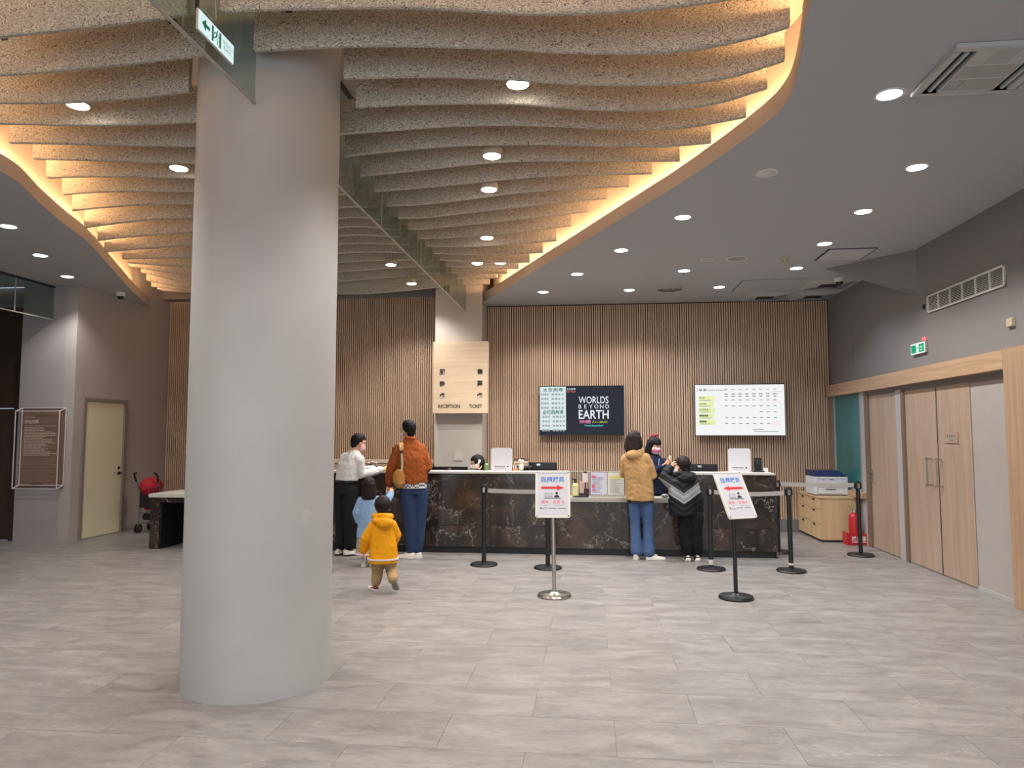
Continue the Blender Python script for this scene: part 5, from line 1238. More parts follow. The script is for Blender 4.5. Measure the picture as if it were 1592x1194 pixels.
def face_parts(root, body, H, s, glasses=False, mask=None):
    for sx in (-1, 1):
        ey = part('eye', MB().ell(V((sx*0.031, 0.079, 0.002))*s, V((0.014, 0.010, 0.009))*s, H, 12, 8), plain('eye_white', 'd8d4cf', 0.3), body, smooth=True)
        part('iris', MB().ell(V((sx*0.031, 0.0865, 0.002))*s, V((0.0065, 0.0045, 0.0065))*s, H, 10, 6), plain('eye_dark', '1c1412', 0.2), ey, smooth=True)
        part('eyebrow', MB().tube([H @ (V((sx*0.014, 0.091, 0.021))*s), H @ (V((sx*0.032, 0.088, 0.026))*s), H @ (V((sx*0.050, 0.076, 0.020))*s)], 0.0035*s, 6), HAIR, body, smooth=True)
    if mask:
        mk = MB(); rs = []
        for i in range(8):
            z = -0.098+0.092*i/7; w = 0.058+0.012*sin(pi*i/7)*1.0; f = 0.086+0.026*sin(pi*(i+0.8)/8.5)
            rs.append([(w*sin(a), 0.012+(f-0.012+0.0)*cos(a)**0.8 if abs(a) < pi/2-0.01 else 0.012, z) for a in [(-1+2*j/14)*(pi/2-0.02) for j in range(15)]])
        v = [H @ (V(p)*s*1.03) for r in rs for p in r]; f = [(i*15+j, i*15+j+1, (i+1)*15+j+1, (i+1)*15+j) for i in range(7) for j in range(14)]
        o = part('face_mask', MB().add(v, f), mask, body, smooth=True)
        so = o.modifiers.new('t', 'SOLIDIFY'); so.thickness = 0.003
        for sx in (-1, 1): part('ear_loop', MB().tube([H @ (V((sx*0.062, 0.03, -0.02))*s), H @ (V((sx*0.078, 0.0, 0.015))*s), H @ (V((sx*0.083, -0.022, 0.0))*s), H @ (V((sx*0.062, 0.03, -0.07))*s)], 0.0018, 5), mask, o)
    else:
        part('mouth', MB().ell(V((0, 0.086, -0.058))*s, V((0.022, 0.006, 0.007))*s, H, 12, 6), plain('lips', 'b06a5e', 0.5), body, smooth=True)
    if glasses:
        g = MB()
        for sx in (-1, 1):
            g.tube([H @ (V((sx*0.033+0.022*cos(2*pi*j/12), 0.098, 0.002+0.018*sin(2*pi*j/12)))*s) for j in range(13)], 0.0022, 5, False)
            g.tube([H @ (V((sx*0.055, 0.097, 0.006))*s), H @ (V((sx*0.080, 0.0, 0.012))*s), H @ (V((sx*0.080, -0.015, 0.004))*s)], 0.0022, 5)
        part('glasses', g, BLACK, body)
def hair_cap(root, H, s, mat, style='short', seed=1, body=None, length=0.2):
    mb = MB(); nu, nv = 40, 26; v = []
    for i in range(nv+1):
        t = pi*i/nv
        for j in range(nu):
            a = 2*pi*j/nu; d = V((sin(t)*cos(a), sin(t)*sin(a), cos(t)))
            p = V((d.x*0.083, d.y*0.102-0.006, d.z*0.104+0.026))
            line = 0.055 if d.y > 0 else 0.055-0.0   # hair line height at the forehead
            zl = 0.062 if d.y > 0.45 else (0.062-(0.45-d.y)*0.16 if d.y > -0.1 else (-0.028-(-0.1-d.y)*0.055 if style == 'short' else -0.07))
            if style != 'short' and d.y < 0.35: zl = min(zl, -0.02)
            if style == 'bangs' and d.y > 0.45: zl = 0.032
            k = max(0.0, min(1.0, (p.z-zl)/0.012+0.5))
            nz = noise.noise(V((d.x*7+seed, d.y*7, d.z*3)))*0.035+noise.noise(V((d.x*16+seed, d.y*16, d.z*6)))*0.02
            f = 0.80+k*(0.215+nz)
            v.append(H @ (V((d.x*0.088*f, d.y*0.107*f-0.006, d.z*0.104*f+0.026))*s))
    f = []
    for i in range(nv):
        for j in range(nu):
            k = (j+1) % nu; f.append((i*nu+j, (i+1)*nu+j, (i+1)*nu+k, i*nu+k))
    mb.add(v, f)
    if style == 'short': mb.ell(V((0, -0.058, -0.038))*s, V((0.060, 0.044, 0.050))*s, H, 18, 12)
    if style != 'short':
        rs = []; n = 28
        for i in range(10):
            q = i/9; z = 0.05-q*(length+0.05); rx = 0.098+0.016*sin(q*pi*0.8)-0.02*max(0, q-0.85)/0.15; ry = 0.082+0.006*q-0.02*max(0, q-0.85)/0.15
            r = []
            for j in range(n):
                a = 2*pi*j/n; x = rx*cos(a); y = -0.028+ry*sin(a)
                y = min(y, 0.030-0.01*q) ; w_ = 1+0.05*noise.noise(V((cos(a)*5+seed, sin(a)*5, q*2)))
                r.append(H @ (V((x*w_, y*w_, z))*s))
            rs.append(r)
        mb.rings(rs)
    o = remeshed('hair', mb, mat, body or root, 0.0065*s, 2, 0.003*s, 40, seed=seed)
    return o
def hand_mesh(wrist, dirv, palm_n, s=1.0, curl=0.35, side=1, spread=0.2):
    """palm + five bent fingers; palm_n points out of the palm; side +1: thumb towards palm_n x dir"""
    w = V(wrist); d = V(dirv).normalized(); n = V(palm_n); n = (n-d*n.dot(d)).normalized(); t = n.cross(d)*side
    mb = MB()
    mb.tube([w-d*0.03*s, w+d*0.02*s], [0.023*s, 0.026*s], 10)
    for k in (-0.024, -0.008, 0.008, 0.024): mb.tube([w+d*0.01*s+t*k*0.8*s, w+d*0.082*s+t*k*s], [0.014*s, 0.012*s], 8)
    for k, L in ((0.027, 0.066), (0.009, 0.075), (-0.009, 0.070), (-0.026, 0.054)):
        a0 = curl*0.5; p = w+d*0.083*s+t*k*s; pts = [p]; ang = a0; L = L*s
        for seg, fr in enumerate((0.45, 0.32, 0.23)):
            dd = (d*cos(ang)+n*sin(ang)+t*spread*k*4).normalized(); p = p+dd*L*fr; pts.append(p); ang += curl
        mb.tube(pts, [0.0090*s, 0.0085*s, 0.0078*s, 0.0068*s], 8)
    p = w+d*0.025*s+t*0.024*s; pts = [p]
    for fr, tt, nn_ in ((0.035, 0.8, 0.25), (0.03, 0.45, 0.35), (0.024, 0.15, 0.3)):
        p = p+(d*0.75+t*tt+n*nn_*curl*2).normalized()*fr*s; pts.append(p)
    mb.tube(pts, [0.0125*s, 0.011*s, 0.0095*s, 0.008*s], 8)
    me = mb.mesh('h'); o = link('h', me, None); m = o.modifiers.new('r', 'REMESH'); m.mode = 'VOXEL'; m.voxel_size = 0.0036*s
    sm = o.modifiers.new('s', 'SMOOTH'); sm.iterations = 2
    dg = bpy.context.evaluated_depsgraph_get(); dg.update(); q = bpy.data.meshes.new_from_object(o.evaluated_get(dg))
    r = MB(); r.add([tuple(v.co) for v in q.vertices], [tuple(p.vertices) for p in q.polygons]); bpy.data.objects.remove(o); bpy.data.meshes.remove(me); bpy.data.meshes.remove(q)
    return r
def shoe(root, ank, toe, L, mat, solemat, lift=0.0, w=0.045, name='shoe'):
    """ank: heel position on floor (x,y), toe: horizontal direction; lift: rotate the toe down (radians) for a raised foot"""
    a = V((ank[0], ank[1], ank[2] if len(ank) > 2 else 0.0)); d = V((toe[0], toe[1], 0)).normalized(); u = V((0, 0, 1))
    if lift: d2 = d*cos(lift)-u*sin(lift); u = u*cos(lift)+d*sin(lift); d = d2
    t = d.cross(u); up = MB(); so = MB()
    prof = [(0.0, 0.62, 0.075), (0.12, 0.82, 0.088), (0.3, 0.86, 0.082), (0.5, 0.9, 0.062), (0.7, 1.05, 0.05), (0.88, 0.95, 0.042), (1.0, 0.55, 0.03)]
    rs = []; rb = []
    for q, ww_, hh in prof:
        c = a+d*(q*L-0.02); W_ = w*ww_; hh = hh*L/0.27
        rs.append([c+t*W_*cos(pi*j/8)*1.0+u*(0.018+(hh-0.018)*sin(pi*j/8)**0.8) for j in range(9)]+[c-t*W_*0.6+u*0.016, c+t*W_*0.6+u*0.016])
        rb.append([c+t*W_*1.06+u*0.024, c+t*W_*1.06+u*0.0, c-t*W_*1.06+u*0.0, c-t*W_*1.06+u*0.024])
    up.rings(rs); so.rings(rb)
    o = part(name, up, mat, root, smooth=True); part('sole', so, solemat, o, bevel=0.004)
    lm = MB()
    for q in (0.45, 0.55, 0.65):
        c = a+d*(q*L-0.02); lm.tube([c+t*w*0.4+u*(0.062-0.02*(q-0.45)/0.2)*L/0.27, c-t*w*0.4+u*(0.062-0.02*(q-0.45)/0.2)*L/0.27], 0.004, 5)
    part('laces', lm, solemat, o); return o
def body_skin(root, J, s, face, hands, arms=True, legs=True, torso=True):
    """one continuous figure: head, neck, torso, limbs joined and remeshed; hands with fingers appended at the wrists"""
    mb = MB(); H = head_matrix(J['head'], *J['hrot']); hs = J['hs']
    head_into(mb, H, hs)
    nb = V(J['neck']); mb.tube([H @ V((0, -0.018*hs, -0.05*hs)), nb, nb-V((0, 0, 0.06*s))], [0.05*hs, 0.052*s, 0.06*s], 12)
    yaw = J['yaw']; hp = V(J['hip']); ch = nb.lerp(hp, 0.35)
    rings_loft(mb, [(hp.x, hp.y, hp.z-0.06*s, 0.13*s, 0.10*s), (hp.x, hp.y, hp.z+0.06*s, 0.14*s, 0.10*s), (*(hp.lerp(nb, 0.35).to_tuple()), 0.12*s, 0.09*s), (*(hp.lerp(nb, 0.68).to_tuple()), 0.145*s, 0.10*s), (*(hp.lerp(nb, 0.9).to_tuple()), 0.13*s, 0.075*s), (nb.x, nb.y, nb.z, 0.05*s, 0.05*s)], yaw)
    for sd in 'LR':
        mb.tube([J['sh'+sd], J['el'+sd], J['wr'+sd]], [0.050*s, 0.038*s, 0.026*s], 10)
        if legs:
            mb.tube([J['hip'+sd], J['kn'+sd], J['an'+sd]], [0.082*s, 0.056*s, 0.038*s], 12)
            a = V(J['an'+sd]); td = V((*J['toe'+sd], 0)).normalized(); mb.tube([a-td*0.02*s, a+td*0.10*s-V((0, 0, 0.03*s))], [0.034*s, 0.028*s], 8)
    ex = MB()
    for h in hands: ex.add(h.v, h.f)
    return remeshed('body', mb, SKIN, root, 0.0085*max(s, 0.75), 3, extra=ex, label=None), H
def trousers(root, J, s, mat, rad, name='trousers', cuff=None, seed=1, folds=0.006, bottom=-0.04):
    mb = MB(); hp = V(J['hip'])
    rings_loft(mb, [(hp.x, hp.y, hp.z-0.10*s, 0.155*s, 0.115*s), (hp.x, hp.y, hp.z, 0.160*s, 0.122*s), (hp.x, hp.y, hp.z+0.12*s, 0.148*s, 0.11*s)], J['yaw'])
    for sd in 'LR':
        a, k, n = V(J['hip'+sd]), V(J['kn'+sd]), V(J['an'+sd]); e = V((n.x, n.y, n.z-bottom)) if bottom is not None else n
        mb.tube([a, a.lerp(k, 0.5), k, k.lerp(n, 0.5), e], rad, 16)
    return remeshed(name, mb, mat, root, 0.0095*max(s, 0.7), 4, folds, 11, seed=seed)
def jacket(root, J, s, levels, sleeve, mat, name='jacket', seed=2, folds=0.007, cut=None, quilt=None, collar=None, smooth=5, cuffext=1.0):
    mb = MB(); rings_loft(mb, levels, J['yaw'], 24, 2.4)
    for sd in 'LR':
        S0, E0, W0 = V(J['sh'+sd]), V(J['el'+sd]), V(J['wr'+sd])
        mb.tube([S0, S0.lerp(E0, 0.5), E0, E0.lerp(W0, 0.5), E0.lerp(W0, cuffext)], sleeve, 14)
    if collar: collar(mb)
    return remeshed(name, mb, mat, root, 0.0095*max(s, 0.7), smooth, folds, 10, quilt, seed=seed)
def cloth(name, c, rough=0.85, fine=0.0, nscale=12, var=0.09): return plain(name, c, rough, var=var, nscale=nscale, spec=0.2, bmp=0.15, bscale=220)
def person(label, x, y):
    t = thing('person', label, 'person', (x, y, 0)); return t
def dirs(yaw): return V((-sin(yaw), cos(yaw), 0))

WHITE_MASK = plain('white_mask', 'd9dade', 0.8, var=0.02); PINK_MASK = plain('pinkish_mask', 'dcb4b8', 0.8, var=0.03)
WSHOE = plain('white_shoe', 'd4d0c6', 0.6); WSOLE = plain('white_sole', 'dedbd3', 0.6); BSHOE = plain('black_shoe', '1a1a1d', 0.5)

# --- man in a white shirt, turned to the right, right forearm on the counter
p = person('man in a white shirt and black trousers leaning over the counter beside the column', -3.19, 9.40)
yw = R(-35)
J = dict(head=(0.10, 0.03, 1.485), hrot=(R(-48), R(-14), 0), hs=0.98, neck=(0.05, 0.0, 1.36), yaw=yw, hip=(-0.04, -0.03, 0.90),
         shL=(-0.105, 0.085, 1.275), shR=(0.135, -0.075, 1.265), elR=(0.175, -0.05, 1.065), wrR=(0.375, 0.17, 1.115), elL=(-0.02, 0.24, 1.10), wrL=(0.22, 0.32, 1.125),
         hipL=(-0.115, 0.01, 0.86), hipR=(0.035, -0.07, 0.86), knL=(-0.115, 0.02, 0.47), knR=(0.02, -0.05, 0.47), anL=(-0.125, 0.02, 0.075), anR=(0.02, -0.03, 0.075), toeL=(0.3, 1), toeR=(0.75, 0.66))
hR = hand_mesh(J['wrR'], (0.75, 0.45, 0.35), (0.2, 0.5, -0.8), 0.98, 0.35, 1); hL = hand_mesh(J['wrL'], (0.8, 0.2, 0.0), (0, 0, -1), 0.98, 0.4, -1)
b, H = body_skin(p, J, 0.98, True, [hR, hL]); face_parts(p, b, H, 0.98, True, PINK_MASK)
hair_cap(p, H, 0.98, HAIR, 'short', 3)
SHIRT = cloth('white_shirt', 'd3d3d2'); hp = V(J['hip']); nk = V(J['neck'])
def coll(mb): mb.tube([V(J['neck'])+V((0.06*cos(a), 0.06*sin(a), 0.01)) for a in [2*pi*i/10 for i in range(11)]], 0.018, 8, False)
jk = jacket(p, J, 0.98, [(-0.03, -0.03, 0.985, 0.165, 0.125), (-0.02, -0.03, 1.08, 0.172, 0.13), (0.0, -0.02, 1.20, 0.178, 0.132), (0.025, -0.005, 1.29, 0.158, 0.11), (0.04, 0.0, 1.355, 0.10, 0.075), (0.05, 0.0, 1.385, 0.058, 0.055)],
            [0.078, 0.066, 0.060, 0.056, 0.045], SHIRT, 'shirt', 4, 0.009, collar=coll)
trousers(p, J, 0.98, cloth('black_trousers', '1b1b1f'), [0.10, 0.092, 0.078, 0.07, 0.068], seed=5)
part('belt', (lambda m: rings_loft(m, [(-0.035, -0.03, 0.965, 0.164, 0.124), (-0.035, -0.03, 0.992, 0.166, 0.126)], yw))(MB()), plain('leather_belt', '23201f', 0.4), p, smooth=True)
shoe(p, (-0.14, -0.04), (0.3, 1), 0.26, WSHOE, BSHOE); shoe(p, (-0.02, -0.08), (0.8, 0.6), 0.26, WSHOE, BSHOE)

# --- man in a rust brown jacket, looking left, left hand holding the girl's hand
p = person('man in a rust brown jacket and blue jeans holding the denim girl by the hand', -2.33, 9.24)
yw = R(22)
J = dict(head=(-0.035, 0.02, 1.655), hrot=(R(52), R(2), 0), hs=1.04, neck=(0.0, 0.0, 1.525), yaw=yw, hip=(0.06, 0.0, 0.93),
         shL=(-0.14, -0.05, 1.395), shR=(0.135, 0.05, 1.39), elL=(-0.235, -0.05, 1.16), wrL=(-0.275, 0.0, 0.955), elR=(0.215, 0.03, 1.17), wrR=(0.10, 0.24, 1.10),
         hipL=(-0.02, -0.03, 0.88), hipR=(0.135, 0.03, 0.88), knL=(0.01, -0.01, 0.48), knR=(0.125, 0.04, 0.48), anL=(0.03, 0.0, 0.075), anR=(0.10, 0.03, 0.075), toeL=(-0.85, 0.5), toeR=(-0.9, 0.42))
hL = hand_mesh(J['wrL'], (-0.08, -0.05, -1), (0.3, -0.95, 0), 1.0, 0.55, 1); hR = hand_mesh(J['wrR'], (-0.7, 0.7, 0.2), (0, 0, -1), 1.0, 0.5, -1)
b, H = body_skin(p, J, 1.04, True, [hL, hR]); face_parts(p, b, H, 1.04, True, WHITE_MASK); hair_cap(p, H, 1.04, HAIR, 'short', 5)
RUST = cloth('rust_corduroy', '8e4a1f', 0.8, var=0.16)
def coll(mb): mb.tube([V(J['neck'])+V((0.066*cos(a), 0.066*sin(a), 0.015)) for a in [2*pi*i/10 for i in range(11)]], 0.024, 8, False)
jacket(p, J, 1.04, [(0.035, 0.0, 0.955, 0.175, 0.14), (0.035, 0.0, 0.99, 0.192, 0.15), (0.03, 0.0, 1.12, 0.20, 0.155), (0.015, 0.0, 1.30, 0.20, 0.15), (0.0, 0.0, 1.42, 0.172, 0.115), (0.0, 0.0, 1.485, 0.12, 0.09), (0.0, 0.0, 1.55, 0.066, 0.062)],
       [0.088, 0.080, 0.074, 0.068, 0.050], RUST, 'jacket', 6, 0.012, collar=coll)
part('cuff', MB().tube([V(J['wrL'])+V((0.004, 0, 0.03)), V(J['wrL'])+V((0, 0, -0.005))], [0.052, 0.048], 14), plain('dark_cuff', '3a2016', 0.8), p, smooth=True)
# plaid shirt tail
mpl, nt, bb = nodes_of('plaid_shirt'); mpp = mapping(nt, (1, 1, 1)); ck = N(nt, 'ShaderNodeTexChecker'); ck.inputs['Scale'].default_value = 42
ck.inputs['Color1'].default_value = lin('cfcfd4'); ck.inputs['Color2'].default_value = lin('33343f'); nt.links.new(mpp.outputs[0], ck.inputs['Vector']); nt.links.new(ck.outputs['Color'], bb.inputs['Base Color'])
part('shirt_tail', (lambda m: rings_loft(m, [(0.05, 0.0, 0.90, 0.178, 0.142), (0.045, 0.0, 0.97, 0.176, 0.14)], yw))(MB()), mpl, p, smooth=True)
JEAN = cloth('blue_jeans', '2a3a58', 0.85, var=0.2)
trousers(p, J, 1.04, JEAN, [0.108, 0.10, 0.084, 0.075, 0.07], seed=7)
shoe(p, (0.06, -0.035), (-0.9, 0.25), 0.27, WSHOE, WSOLE); shoe(p, (0.14, 0.0), (-0.92, 0.3), 0.27, WSHOE, WSOLE)
# sling bag worn on the left shoulder
sb = thing('sling_bag', 'small tan sling bag hanging from the left shoulder of the man in rust brown', 'bag', (-2.43, 9.06, 1.03))
TAN = plain('tan_canvas', 'a8743a', 0.8, var=0.15, bmp=0.2); CREAMS = plain('cream_strap', 'bfb392', 0.8)
remeshed('pouch', MB().ell((0, 0, 0.01), (0.082, 0.035, 0.115)).ell((0.01, 0, -0.05), (0.075, 0.034, 0.075)), TAN, sb, 0.007, 3, 0.006, 22)
part('trim', MB().tube([(-0.075, -0.012, -0.035), (-0.03, -0.034, -0.065), (0.03, -0.036, -0.075), (0.078, -0.012, -0.06)], 0.008, 6), plain('olive_trim', '6f6638', 0.8), sb, smooth=True)
part('strap', MB().rings([[(x-0.014, y, z), (x+0.014, y, z), (x+0.014, y+0.004, z), (x-0.014, y+0.004, z)] for x, y, z in ((0.04, -0.012, 0.09), (0.045, -0.01, 0.2), (0.035, -0.012, 0.32), (0.02, -0.005, 0.40), (0.01, 0.03, 0.445))]), CREAMS, sb)
part('shoulder_pad', MB().rings([[(x-0.028, y, z), (x+0.028, y, z), (x+0.028, y+0.012, z+0.004), (x-0.028, y+0.012, z+0.004)] for x, y, z in ((0.03, -0.012, 0.37), (0.02, 0.02, 0.435), (0.0, 0.075, 0.462), (-0.01, 0.13, 0.455))]), plain('tan_pad', 'bb8a4e', 0.8), sb, smooth=True)
part('buckle', MB().cbox((0.033, -0.014, 0.34), (0.034, 0.012, 0.03)), BLACK, sb, bevel=0.003)

# --- girl in pale denim, right arm raised to the man's hand
p = person('little girl in a pale blue denim jacket, one hand raised to the man', -2.72, 8.64)
yw = R(-8)
J = dict(head=(0.035, 0.0, 0.965), hrot=(R(-12), R(4), 0), hs=0.86, neck=(0.035, 0.0, 0.85), yaw=yw, hip=(0.03, 0, 0.45),
         shL=(-0.06, 0.0, 0.79), shR=(0.13, 0.0, 0.795), elL=(-0.12, -0.02, 0.64), wrL=(-0.105, 0.01, 0.545), elR=(0.265, 0.02, 0.80), wrR=(0.272, 0.10, 0.865),
         hipL=(-0.015, 0, 0.43), hipR=(0.075, 0, 0.43), knL=(-0.015, 0, 0.25), knR=(0.075, 0.02, 0.25), anL=(-0.01, 0, 0.06), anR=(0.08, 0.03, 0.06), toeL=(0.1, 1), toeR=(0.2, 1))
hL = hand_mesh(J['wrL'], (0.05, 0.1, -1), (1, 0, 0), 0.6, 0.4, -1); hR = hand_mesh(J['wrR'], (0.05, 0.55, 0.8), (-0.4, 0.8, 0.2), 0.6, 0.5, 1)
b, H = body_skin(p, J, 0.6, True, [hL, hR]); face_parts(p, b, H, 0.86); hair_cap(p, H, 0.86, HAIRB, 'bob', 9, length=0.185)
DEN = cloth('pale_denim', '7f9cbd', 0.85, var=0.12)
def coll(mb): mb.tube([V((0.035+0.062*cos(a), 0.055*sin(a), 0.845)) for a in [2*pi*i/10 for i in range(11)]], 0.022, 8, False)
jacket(p, J, 0.6, [(0.035, 0, 0.345, 0.15, 0.115), (0.035, 0, 0.40, 0.148, 0.113), (0.035, 0, 0.55, 0.125, 0.10), (0.035, 0, 0.70, 0.118, 0.09), (0.035, 0, 0.78, 0.11, 0.075), (0.035, 0, 0.83, 0.055, 0.05)],
       [0.056, 0.052, 0.050, 0.046, 0.042], DEN, 'jacket', 8, 0.007, collar=coll)
mfl, nt, bb = nodes_of('floral_print'); mpp = mapping(nt); vo = N(nt, 'ShaderNodeTexVoronoi'); vo.inputs['Scale'].default_value = 60; nt.links.new(mpp.outputs[0], vo.inputs['Vector'])
rf = ramp(nt, [(0.2, '8f6a62'), (0.5, 'b8b2aa'), (0.8, '6d7478')]); nt.links.new(vo.outputs['Color'], rf.inputs['Fac']); nt.links.new(rf.outputs['Color'], bb.inputs['Base Color'])
remeshed('skirt', (lambda m: rings_loft(m, [(0.035, 0, 0.16, 0.165, 0.13), (0.035, 0, 0.30, 0.145, 0.11), (0.035, 0, 0.45, 0.12, 0.09)], yw))(MB()), mfl, p, 0.008, 3, 0.010, 14)
part('skirt_hem', (lambda m: rings_loft(m, [(0.035, 0, 0.145, 0.170, 0.134), (0.035, 0, 0.168, 0.168, 0.132)], yw))(MB()), plain('pink_hem', 'd9bcbc', 0.8), p, smooth=True)
trousers(p, J, 0.6, plain('white_tights', 'c9c5c6', 0.8), [0.055, 0.05, 0.042, 0.036, 0.03], 'tights', seed=3, folds=0.001, bottom=0.0)
shoe(p, (-0.015, -0.03), (0.15, 1), 0.16, WSHOE, WSOLE, w=0.032); shoe(p, (0.08, -0.01), (0.2, 1), 0.16, WSHOE, WSOLE, w=0.032)

# --- toddler in a yellow raincoat, mid-stride
p = person('toddler in a yellow hooded raincoat and khaki trousers walking towards the counter', -2.13, 7.32)
yw = R(14)
J = dict(head=(-0.01, 0.015, 0.845), hrot=(R(26), R(-4), R(4)), hs=0.93, neck=(0.0, 0.0, 0.755), yaw=yw, hip=(0.01, 0, 0.33),
         shL=(-0.08, -0.02, 0.655), shR=(0.085, 0.02, 0.655), elL=(-0.16, -0.03, 0.53), wrL=(-0.195, 0.0, 0.405), elR=(0.125, 0.07, 0.55), wrR=(0.08, 0.16, 0.47),
         hipL=(-0.045, 0, 0.31), hipR=(0.065, 0, 0.31), knL=(-0.055, 0.02, 0.18), knR=(0.10, 0.02, 0.20), anL=(-0.068, 0.02, 0.06), anR=(0.145, -0.10, 0.12), toeL=(-0.55, 0.85), toeR=(0.1, 1))
hL = hand_mesh(J['wrL'], (-0.05, 0.15, -1), (1, 0.2, 0), 0.55, 0.45, -1); hR = hand_mesh(J['wrR'], (-0.4, 0.8, -0.2), (-0.5, 0, -0.8), 0.55, 0.4, 1)
b, H = body_skin(p, J, 0.55, True, [hL, hR]); face_parts(p, b, H, 0.93); hair_cap(p, H, 0.93, HAIRB, 'short', 12)
YEL = cloth('yellow_raincoat', 'd8940f', 0.55, var=0.07)
def coll(mb):
    mb.tube([V((0.0+0.085*cos(a), 0.0+0.075*sin(a), 0.752-0.012*sin(a))) for a in [2*pi*i/12 for i in range(13)]], 0.032, 8, False)
    mb.ell((0.045, -0.085, 0.695), (0.095, 0.05, 0.06)); mb.ell((0.075, -0.06, 0.745), (0.05, 0.045, 0.045)); mb.ell((-0.03, -0.075, 0.715), (0.06, 0.045, 0.04))
jacket(p, J, 0.55, [(0.01, 0, 0.285, 0.150, 0.118), (0.01, 0, 0.32, 0.150, 0.118), (0.01, 0, 0.45, 0.138, 0.108), (0.005, 0, 0.60, 0.122, 0.095), (0, 0, 0.68, 0.112, 0.078), (0, 0, 0.73, 0.06, 0.055)],
       [0.062, 0.060, 0.058, 0.052, 0.048], YEL, 'raincoat', 10, 0.006, collar=coll)
part('reflective_stripe', (lambda m: rings_loft(m, [(0.01, 0, 0.318, 0.160, 0.128), (0.01, 0, 0.333, 0.160, 0.128)], yw, 28, 2.4))(MB()), plain('reflective_white', 'd0cfcc', 0.4), p, smooth=True)
trousers(p, J, 0.55, cloth('khaki_cotton', '9c8562', 0.85), [0.072, 0.068, 0.060, 0.056, 0.050], seed=13, folds=0.006, bottom=-0.015)
shoe(p, (-0.055, -0.015), (-0.6, 0.6), 0.145, plain('red_black_shoe', '5a2724', 0.6), WSOLE, w=0.032)
shoe(p, (0.155, -0.125, 0.12), (0.25, 0.9), 0.135, plain('grey_shoe', '59504a', 0.6), plain('grey_sole', '86817a', 0.7), lift=R(62), w=0.034)

# --- woman in a tan hooded jacket
p = person('woman in a tan hooded jacket and flared jeans standing at the low counter', 0.673, 9.50)
yw = R(-14)
J = dict(head=(-0.10, 0.01, 1.515), hrot=(R(-22), R(-6), 0), hs=1.0, neck=(-0.09, 0.0, 1.395), yaw=yw, hip=(-0.035, 0.0, 0.84),
         shL=(-0.195, 0.03, 1.275), shR=(0.035, -0.03, 1.28), elL=(-0.22, 0.09, 1.08), wrL=(-0.05, 0.26, 1.05), elR=(0.115, -0.02, 1.07), wrR=(0.07, 0.20, 1.06),
         hipL=(-0.105, 0.01, 0.80), hipR=(0.045, -0.01, 0.80), knL=(-0.10, 0.015, 0.44), knR=(0.06, 0.0, 0.44), anL=(-0.085, 0.0, 0.07), anR=(0.068, -0.03, 0.07), toeL=(0.2, 1), toeR=(0.97, 0.2))
hL = hand_mesh(J['wrL'], (0.5, 0.8, 0), (0, 0, -1), 0.9, 0.4, -1); hR = hand_mesh(J['wrR'], (-0.3, 0.9, 0.1), (-0.5, 0, -0.8), 0.9, 0.4, 1)
b, H = body_skin(p, J, 0.92, True, [hL, hR]); face_parts(p, b, H, 1.0, False, WHITE_MASK); hair_cap(p, H, 1.02, HAIRB, 'bob', 15, length=0.16)
TANJ = cloth('tan_jacket', 'b08c5f', 0.8, var=0.1)
def coll(mb):
    mb.tube([V((-0.09+0.085*cos(a), 0.075*sin(a), 1.395-0.015*sin(a))) for a in [2*pi*i/12 for i in range(13)]], 0.034, 8, False)
    mb.ell((-0.115, -0.085, 1.33), (0.115, 0.055, 0.062)); mb.ell((-0.09, -0.07, 1.375), (0.105, 0.05, 0.05))
jacket(p, J, 0.92, [(-0.035, 0, 0.745, 0.182, 0.142), (-0.035, 0, 0.80, 0.182, 0.142), (-0.045, 0, 0.98, 0.172, 0.135), (-0.065, 0, 1.18, 0.168, 0.13), (-0.08, 0, 1.30, 0.152, 0.105), (-0.088, 0, 1.36, 0.10, 0.08), (-0.09, 0, 1.40, 0.062, 0.06)],
       [0.080, 0.076, 0.072, 0.066, 0.052], TANJ, 'jacket', 16, 0.010, collar=coll)
part('shirt_hem', (lambda m: rings_loft(m, [(-0.035, 0, 0.728, 0.168, 0.13), (-0.035, 0, 0.752, 0.170, 0.132)], yw))(MB()), BLACK, p, smooth=True)
trousers(p, J, 0.92, cloth('mid_blue_jeans', '475d86', 0.85, var=0.16), [0.094, 0.080, 0.064, 0.070, 0.078], seed=17, bottom=-0.02)
shoe(p, (-0.10, -0.05), (0.25, 1), 0.24, WSHOE, WSOLE); shoe(p, (0.045, -0.05), (0.97, 0.12), 0.245, WSHOE, WSOLE)

# --- child in the black and grey puffer jacket
p = person('child in a black and grey puffer jacket with one hand raised to the face', 1.274, 9.40)
yw = R(4)
J = dict(head=(-0.10, 0.03, 1.19), hrot=(R(38), R(-4), 0), hs=1.03, neck=(-0.10, 0.0, 1.09), yaw=yw, hip=(-0.02, 0, 0.60),
         shL=(-0.225, 0.0, 0.965), shR=(0.015, 0.0, 0.955), elL=(-0.335, 0.06, 1.045), wrL=(-0.245, 0.135, 1.165), elR=(0.075, -0.01, 0.77), wrR=(0.095, 0.03, 0.605),
         hipL=(-0.085, 0, 0.56), hipR=(0.05, 0, 0.56), knL=(-0.085, 0.01, 0.32), knR=(0.045, 0.01, 0.32), anL=(-0.06, 0.0, 0.08), anR=(0.06, 0.0, 0.08), toeL=(-0.05, 1), toeR=(0.1, 1))
hL = hand_mesh(J['wrL'], (0.35, 0.1, 0.6), (0.9, 0.2, -0.3), 0.78, 0.5, 1); hR = hand_mesh(J['wrR'], (0, 0.1, -1), (-1, 0, 0), 0.75, 0.4, 1)
